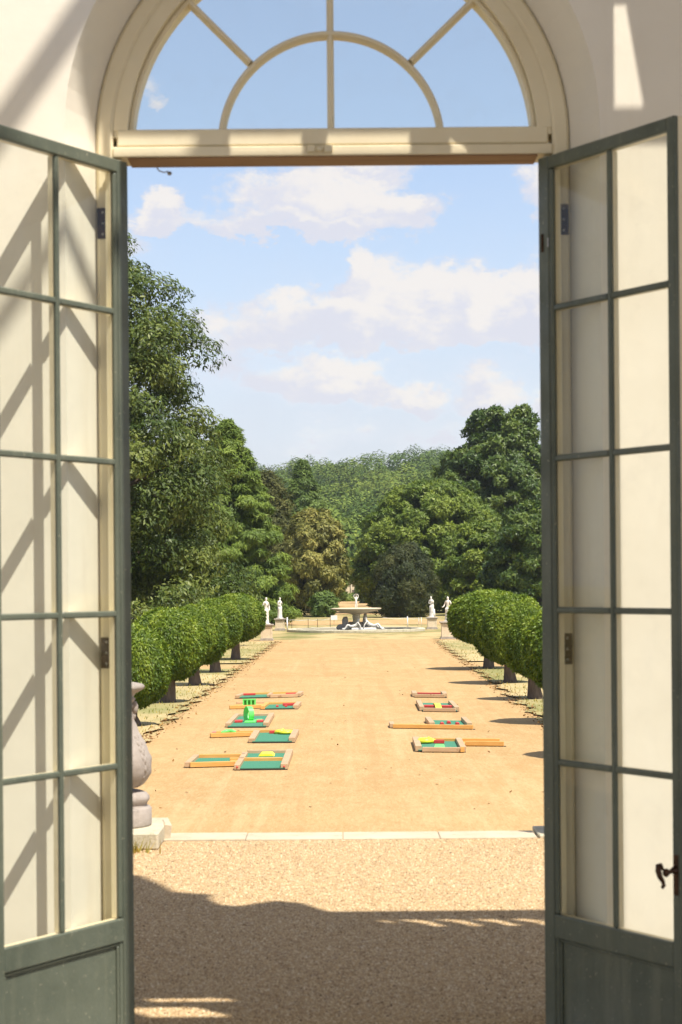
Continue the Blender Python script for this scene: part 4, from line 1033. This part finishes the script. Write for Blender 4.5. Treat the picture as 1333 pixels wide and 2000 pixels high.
g = Lane('right mini golf lane with three red blocks and a long wooden front arm', 850, 1422)
g.felt([(770, 1423), (845, 1424), (838, 1417.5), (768, 1417)], WOOD); g.felt([(845, 1424), (923, 1425), (908, 1411), (840, 1410)])
g.plank((769, 1423), (925, 1425), 0.075, 0.10); g.plank((767, 1422.5), (765, 1417.5), 0.10, 0.10, WOODP, 'end_rail'); g.plank((845, 1421), (836, 1409.5), 0.12, 0.12, WOODP, 'end_rail'); g.plank((918, 1422.5), (906.5, 1410.5), 0.12, 0.13, WOODP, 'end_rail')
for (x, y) in ((865, 1420), (878, 1417.5), (895, 1420)): g.block(x-4.5, y, x+4.5, y, 0.055, RED, depth=0.25, taper=0.2)

h = Lane('square mini golf lane on the right with a yellow bridge across a red bar', 860, 1385)
h.felt([(826, 1390), (894, 1391), (882, 1376.5), (819, 1375.5)]); h.plank((825, 1389), (818, 1375), 0.12, 0.12, WOODP, 'end_rail'); h.plank((893.5, 1390), (881, 1376.5), 0.12, 0.12, WOODP, 'end_rail'); h.plank((828, 1390.3), (891, 1391), 0.08, 0.10, WOODP)
h.block(829, 1385.5, 851, 1385.8, 0.06, RED, 'block', 0.25); h.block(860, 1386, 884, 1386.3, 0.06, RED, 'block', 0.25)
mb = MB(); p = h.loc(855, 1385); vs = []; fs = []; n = 12
for i in range(n+1):
    t = i/n; yy = p[1]-0.9+1.8*t; zz = 0.045+0.10*math.sin(PI*t)**0.7
    vs += [(p[0]-0.075, yy, zz), (p[0]+0.075, yy, zz), (p[0]+0.075, yy, zz-0.03), (p[0]-0.075, yy, zz-0.03)]
    if i: m_ = 4*i; fs += [(m_-4, m_-3, m_+1, m_), (m_-3, m_-2, m_+2, m_+1), (m_-2, m_-1, m_+3, m_+2), (m_-1, m_-4, m_, m_+3)]
fs += [(0, 1, 2, 3), (4*n+3, 4*n+2, 4*n+1, 4*n)]; mb.add(vs, fs); mb.build('bridge', YELLOW, h.t)

i_ = Lane('farthest right mini golf lane, a short plain wooden box with a thin green strip', 840, 1360)
i_.felt([(810, 1362.5), (871, 1363.2), (868, 1357.5), (810, 1356.5)]); i_.plank((811, 1362.5), (870, 1363.2), 0.09, 0.10, WOODP); i_.plank((811, 1361.5), (809, 1356.5), 0.13, 0.12, WOODP, 'end_rail'); i_.plank((870, 1362.4), (866, 1357.3), 0.13, 0.12, WOODP, 'end_rail')
i_.block(816, 1359, 862, 1359.5, 0.05, RED, 'block', 0.06)

# ------------------------------------------------------------------ statues
def skin_mesh(name, J, E, sub=2):
    me = bpy.data.meshes.new(name); me.from_pydata([j[:3] for j in J], E, [])
    o = bpy.data.objects.new(name, me); C.objects.link(o)
    md = o.modifiers.new('skin', 'SKIN'); md.use_smooth_shade = True
    sv = me.skin_vertices[0].data
    for k, j in enumerate(J): sv[k].radius = (j[3], j[4] if len(j) > 4 else j[3]); sv[k].use_root = (k == 0)
    s2 = o.modifiers.new('sub', 'SUBSURF'); s2.levels = sub; s2.render_levels = sub
    dg = bpy.context.evaluated_depsgraph_get(); me2 = bpy.data.meshes.new_from_object(o.evaluated_get(dg))
    bpy.data.objects.remove(o); me2.name = name; return me2
def statue(px, py_base, Y, h, label, face=1, drape=True, arm='breast', lean=0.0, rz=0.0, stump=False):
    p = at(px, HY, Y); s = h/1.60
    t = thing('statue', label, 'statue', (p.x, Y, py_base), rz, 'white statues round the fountain lawn')
    J = [(0, 0, .84, .135, .10), (0.01*face, 0, .98, .105, .085), (0.0+lean, 0, 1.14, .135, .10), (lean, 0, 1.27, .10, .08), (lean, 0, 1.35, .045), (lean+.01*face, -.01, 1.44, .075, .085), (lean+.01*face, -.015, 1.52, .065, .075), (lean, 0, 1.575, .035),
         (lean+.15, 0, 1.27, .055), (lean-.15, 0, 1.27, .055),
         (-.075, 0, .72, .085), (-.08, -.02, .42, .065), (-.085, .01, .10, .042), (-.09, -.09, .05, .035),
         (.075, 0, .72, .085), (.10, -.07, .43, .065), (.11, -.01, .10, .042), (.13, -.10, .05, .035)]
    E = [(0,1),(1,2),(2,3),(3,4),(4,5),(5,6),(6,7),(3,8),(3,9),(0,10),(10,11),(11,12),(12,13),(0,14),(14,15),(15,16),(16,17)]
    arms = {'breast': [[(.22, -.02, 1.08, .042), (.10, -.14, 1.12, .034), (.02, -.15, 1.20, .03)], [(-.22, .0, 1.06, .042), (-.10, -.13, .98, .034), (0, -.15, .97, .028)]],
            'down': [[(.23, 0, 1.05, .042), (.20, -.08, .86, .034), (.17, -.12, .80, .03)], [(-.23, 0, 1.06, .042), (-.26, -.10, .92, .034), (-.36, -.14, .90, .03)]],
            'chin': [[(.20, -.06, 1.10, .042), (.08, -.16, 1.24, .034), (.03, -.13, 1.36, .03)], [(-.22, 0, 1.06, .042), (-.08, -.12, 1.04, .034), (.05, -.14, 1.06, .028)]],
            'up': [[(.20, -.02, 1.40, .042), (.13, -.02, 1.58, .034), (.09, 0, 1.66, .03)], [(-.20, -.02, 1.40, .042), (-.13, -.02, 1.58, .034), (-.09, 0, 1.66, .03)]]}[arm]
    for sh, ar in zip((8, 9), arms):
        prev = sh
        for q in ar: J.append((q[0]+lean*0.7, *q[1:])); E.append((prev, len(J)-1)); prev = len(J)-1
    me = skin_mesh('figure', [tuple(c*s for c in j) for j in J], E, 2)
    link('figure', me, MARBLE, t)
    if drape:
        mb = MB(); n = 48; prof = []
        zs = [1.0, .93, .84, .72, .58, .44, .30, .16, .05]; rs = [.125, .15, .175, .172, .165, .16, .165, .18, .19]
        vs = []
        for zz, rr in zip(zs, rs):
            for i in range(n):
                a = 2*PI*i/n; w = 1+0.10*math.sin(a*9+zz*3)*(1.1-zz)+0.05*math.sin(a*17-zz*7)*(1.1-zz)
                tilt = zz + (0.10*math.sin(a+0.6) if zz > .9 else 0)
                vs.append((s*(rr*w*math.cos(a)+lean*zz*0.5), s*rr*w*0.85*math.sin(a), s*tilt))
        fs = [(j*n+i, j*n+(i+1) % n, (j+1)*n+(i+1) % n, (j+1)*n+i) for j in range(len(zs)-1) for i in range(n)]
        mb.add(vs, fs, 0, True); mb.build('drapery', MARBLE, t)
    if stump:
        mb = MB(); mb.tube([(.17*s, .03, 0), (.17*s, .03, .3*s), (.15*s, .03, .62*s)], [.11*s, .085*s, .07*s], 10); mb.build('tree_stump', MARBLE, t)
    mb = MB(); mb.box(-.21*s, .21*s, -.19*s, .19*s, -0.0, .045, 0, .01); mb.build('base', MARBLE, t)
    return t
def pedestal(px, Y, w, h, label):
    p = at(px, HY, Y); t = thing('pedestal', label, 'pedestal', (p.x, Y, GZ), 0, 'stone pedestals under the statues')
    mb = MB(); mb.box(-w*.62, w*.62, -w*.62, w*.62, -.05, .08, 0, .01); mb.box(-w*.55, w*.55, -w*.55, w*.55, .081, .14, 0, .012); mb.build('plinth', PEDCAP, t)
    mb = MB(); mb.box(-w*.5, w*.5, -w*.5, w*.5, .141, h-.13)
    for (x0, x1, z0, z1) in ((-w*.5, -w*.38, .145, h-.135), (w*.38, w*.5, .145, h-.135), (-w*.379, w*.379, .145, .20), (-w*.379, w*.379, h-.20, h-.135)):
        mb.box(x0, x1, -w*.5-.015, -w*.5-.001, z0, z1)
    mb.build('shaft', PEDST, t)
    mb = MB(); mb.box(-w*.56, w*.56, -w*.56, w*.56, h-.129, h-.075, 0, .01); mb.box(-w*.64, w*.64, -w*.64, w*.64, h-.0745, h, 0, .015); mb.build('cap', PEDCAP, t)
    return GZ+h
z = pedestal(521, 108.6, .62, .92, 'pedestal of the near left statue, half hidden by the laurel'); statue(519.5, z+.001, 108.6, 1.52, 'near left white statue, draped, head bowed, beside the farthest left laurel', 1, True, 'down', 0.02, 0.7)
z = pedestal(547, 132, .62, .80, 'pedestal of the far left statue, free standing on the lawn'); statue(547, z+.001, 132, 1.46, 'far left white statue with crossed arms against dark conifers', 1, True, 'breast', 0.0, 0.9, True)
z = pedestal(844, 132, .62, .80, 'pedestal of the far right statue in front of the dark yew bush'); statue(844, z+.001, 132, 1.44, 'far right white statue, hand at chin, body swaying beside a stump', -1, True, 'chin', -0.05, -0.5, True)
z = pedestal(875, 108.6, .72, .98, 'pedestal of the near right statue, beside the right laurels'); statue(875, z+.001, 108.6, 1.42, 'near right white statue, draped, one hand held out to the left', -1, True, 'down', 0.02, -0.5)

# ------------------------------------------------------------------ fountain
ft = thing('fountain', 'round stone fountain with wide bowl, small figure on top, reclining figures below', 'fountain', (FX, FY, GZ))
mb = MB(); n = 96; vs = []; fs = []
pr = [(4.2, 0.0), (4.55, 0.0), (4.55, 0.14), (4.50, 0.17), (4.18, 0.17), (4.15, 0.15), (4.15, 0.02)]
for i in range(n):
    a = 2*PI*i/n
    for r_, z_ in pr: q = 1+0.004*math.sin(i*2.1); vs.append((r_*q*math.cos(a), r_*q*math.sin(a), z_+(random.uniform(-.012, .02) if z_ > .1 else 0)))
k = len(pr)
for i in range(n):
    for j in range(k): a = i*k+j; b2 = ((i+1) % n)*k; fs.append((i*k+j, i*k+(j+1) % k, b2+(j+1) % k, b2+j))
mb.add(vs, fs); mb.build('pool_rim', LICHEN, ft)
mb = MB(); mb.add([(4.14*math.cos(2*PI*i/48), 4.14*math.sin(2*PI*i/48), 0.05) for i in range(48)], [tuple(range(48))]); mb.build('pool_water', WATER, ft)
mb = MB(); mb.lathe([(0.42, 0.06), (0.40, 0.30), (0.30, 0.36), (0.24, 0.50), (0.22, 0.75), (0.26, 0.98), (0.24, 1.06), (0.36, 1.12)], 0, 0, 28); mb.build('stem', LICHEN, ft)
mb = MB(); mb.lathe([(0.30, 1.121), (0.62, 1.16), (1.05, 1.27), (1.42, 1.36), (1.60, 1.42), (1.66, 1.46), (1.66, 1.50), (1.58, 1.515), (1.5, 1.49), (1.1, 1.40), (0.5, 1.36), (0.1, 1.36)], 0, 0, 64); mb.build('bowl', PEDST, ft)
for (x, y, r_, z_) in ((-1.0, -0.2, .30, .30), (-0.72, 0.0, .24, .62), (-0.9, -0.4, .26, .2), (-0.6, -0.35, .3, .28), (0.55, 0.1, .22, .45), (0.60, 0.12, .16, .80), (0.75, -0.05, .26, .25), (-0.35, 0.2, .24, .4), (0.3, 0.2, .25, .4)):
    mb = MB(); mb.ball((x, y, z_*0.75), (r_, r_*0.8, max(.2, z_*0.8)), 12, 0, 0.18); mb.build('rock', ROCK, ft)
def recline(name, x0, y0, fl=1, s=1.0):
    J = [(0, 0, .30, .15), (.16, 0, .44, .13), (.27, 0, .60, .13), (.30, 0, .70, .05), (.31, -.03, .82, .085), (.31, -.03, .88, .06), (.26, -.15, .60, .05), (.40, -.20, .42, .04), (.46, -.2, .22, .035), (.26, .14, .60, .05), (.12, .2, .5, .04),
         (-.22, -.1, .34, .10), (-.45, -.12, .46, .085), (-.62, -.14, .20, .06), (-.75, -.16, .12, .05), (-.22, .08, .28, .10), (-.52, .08, .26, .085), (-.85, .05, .14, .055)]
    E = [(0,1),(1,2),(2,3),(3,4),(4,5),(2,6),(6,7),(7,8),(2,9),(9,10),(0,11),(11,12),(12,13),(13,14),(0,15),(15,16),(16,17)]
    J = [(x0+fl*j[0]*s, y0+j[1]*s, j[2]*s, j[3]*s) for j in J]
    link(name, skin_mesh(name, J, E, 2), MARBLE, ft)
recline('reclining_figure', 0.95, -1.1, -1, 1.05); recline('reclining_figure', -0.15, -1.15, 1, 0.95)
mb = MB(); mb.box(-0.35, 1.3, -1.3, -0.5, 0.055, 0.24, 0, 0.05); mb.build('figure_base', MARBLE, ft)
J = [(0, 0, .44, .075, .06), (0, 0, .56, .06), (0, 0, .68, .08, .065), (0, 0, .75, .03), (0, -.01, .83, .062), (0, -.01, .89, .04), (-.045, 0, .3, .05), (-.045, 0, .03, .03), (.045, -.01, .3, .05), (.05, 0, .03, .03), (.12, 0, .72, .03), (.15, -.01, .86, .024), (.09, 0, .97, .022), (-.12, 0, .72, .03), (-.15, -.01, .86, .024), (-.09, 0, .97, .022)]
J = [(j[0], j[1], j[2]+1.47, *j[3:]) for j in J]
link('top_figure', skin_mesh('top_figure', J, [(0,1),(1,2),(2,3),(3,4),(4,5),(0,6),(6,7),(0,8),(8,9),(2,10),(10,11),(11,12),(2,13),(13,14),(14,15)], 2), MARBLE, ft)
mb = MB(); mb.lathe([(0.03, 2.37), (0.09, 2.40), (0.11, 2.43), (0.05, 2.45)], 0, 0, 16); mb.build('top_dish', PEDCAP, ft)
mb = MB(); mb.lathe([(0.14, 1.37), (0.12, 1.42), (0.08, 1.47), (0.1, 1.50)], 0, 0, 16); mb.build('figure_foot', PEDST, ft)

# rope barrier, notice and pots round the fountain
rb = thing('rope_barrier', 'white posts with rope around the fountain pool', 'barrier', (FX, FY, GZ))
def post(px, py_top, py_base, r_, m=WHITE):
    q = G(px, py_base); h_ = (py_base-py_top)*q.y/F; mb = MB(); mb.tube([(0, 0, -0.02), (0, 0, h_)], r_, 8); mb.ball((0, 0, h_), (r_*1.2, r_*1.2, r_*1.2), 8)
    o = mb.build('post', m, rb); o.location = (q.x-FX, q.y-FY, 0); return Vector((q.x-FX, q.y-FY, h_*0.92))
tops = [post(562, 1207, 1233, 0.045), post(571, 1209, 1228, 0.018, IRON), post(603, 1209, 1226, 0.018, IRON), post(621, 1209, 1225, 0.018, IRON), post(646, 1207, 1225, 0.018, IRON), post(797, 1205, 1226, 0.04), post(819, 1207, 1219, 0.022), post(824, 1206, 1224, 0.018)]
for (a_, b_) in ((0, 1), (1, 2), (2, 3), (3, 4), (5, 6), (6, 7)):
    A, B = tops[a_], tops[b_]; mb = MB(); mb.tube([A, (A+B)/2-Vector((0, 0, 0.06)), B], 0.012, 6); mb.build('rope', WHITE, rb)
A = tops[5]; B = Vector((1.9, 7.5, 0.75)); mb = MB(); mb.tube([A, (A+B)/2-Vector((0, 0, 0.1)), B], 0.012, 6); mb.build('rope', WHITE, rb)
q = G(653.5, 1222); t = thing('notice_board', 'small white notice board on a stake behind the left side of the pool', 'sign', (q.x, q.y, GZ))
mb = MB(); mb.box(-.24, .24, -.012, .012, .42, .76, 0, .003); mb.build('board', WHITE, t); mb = MB(); mb.box(-.02, .02, .013, .04, -.05, .7); mb.build('stake', WOODP, t)
q = G(303, 1215); 
t = thing('garden_vase', 'pale stone vase on a pedestal glimpsed above the left laurels', 'vase', (at(303, HY, 112).x, 112, GZ))
mb = MB(); mb.box(-.4, .4, -.4, .4, -.05, 1.3, 0, .02); mb.build('pedestal', PEDST, t)
mb = MB(); mb.lathe([(.2, 1.301), (.12, 1.38), (.3, 1.55), (.34, 1.75), (.28, 1.9), (.36, 1.98), (.2, 2.0)], 0, 0, 20); mb.build('bowl', MARBLE, t)
p = at(290, HY, 118); t = thing('garden_tent', 'white canopy glimpsed between the tall tree and the left laurels', 'canopy', (p.x, 118, GZ))
mb = MB(); mb.add([(-1.2, -1, 1.15), (1.0, -1, 1.15), (1.0, 1, 1.15), (-1.2, 1, 1.15), (-.1, 0, 1.55)], [(0,1,4),(1,2,4),(2,3,4),(3,0,4)]); mb.build('canopy', WHITE, t)
for (x, y) in ((-1.18, -.98), (.98, -.98), (.98, .98), (-1.18, .98)): mb = MB(); mb.tube([(x, y, 0), (x, y, 1.16)], .025, 6); mb.build('pole', WHITE, t)
# pale pavilion closing the vista
p = at(692, HY, 345); t = thing('pavilion', 'pale stone pavilion with a dark doorway closing the vista above the fountain figure', 'building', (p.x, 345, GZ))
mb = MB(); mb.box(-1.7, 1.7, 0, 3, -.2, 3.4); mb.build('wall', PEDST, t)
mb = MB(); mb.add([(-1.9, -.4, 3.4), (1.9, -.4, 3.4), (1.9, 3.2, 3.4), (-1.9, 3.2, 3.4), (0, -.4, 4.1), (0, 3.2, 4.1)], [(0,1,4),(3,5,2),(0,4,5,3),(1,2,5,4),(0,3,2,1)]); mb.build('roof', PEDST, t)
for x in (-1.3, -.45, .45, 1.3): mb = MB(); mb.tube([(x, -.15, 0), (x, -.15, 3.39)], [.14, .11], 12); mb.build('column', COPING, t)
mb = MB(); mb.box(-.3, .3, -.02, -.001, 0, 1.9); mb.build('door', BARK, t)
tree('shrub', 'low green hedge in front of the pale pavilion', 'hedge', tpos(690, 335), 1.0, 3.8, 0, 40, lambda t: 1.0, 9000, 0.4, L_MID, trunk=0.05, seed=33, br=(0.14, 0.2), limbs=0)

# ------------------------------------------------------------------ air
HZ = MB(); HZ.box(-560, 560, -12, 1180, GZ-1.2, 90)
hm = bpy.data.materials.new('air'); hm.use_nodes = True; nt = hm.node_tree; nt.nodes.clear()
pv = nt.nodes.new('ShaderNodeVolumePrincipled'); pv.inputs['Color'].default_value = (0.86, 0.92, 1.0, 1); pv.inputs['Density'].default_value = 0.00011; pv.inputs['Anisotropy'].default_value = 0.2
mo = nt.nodes.new('ShaderNodeOutputMaterial'); nt.links.new(pv.outputs[0], mo.inputs['Volume'])
tag(HZ.build('haze', hm), kind='stuff')
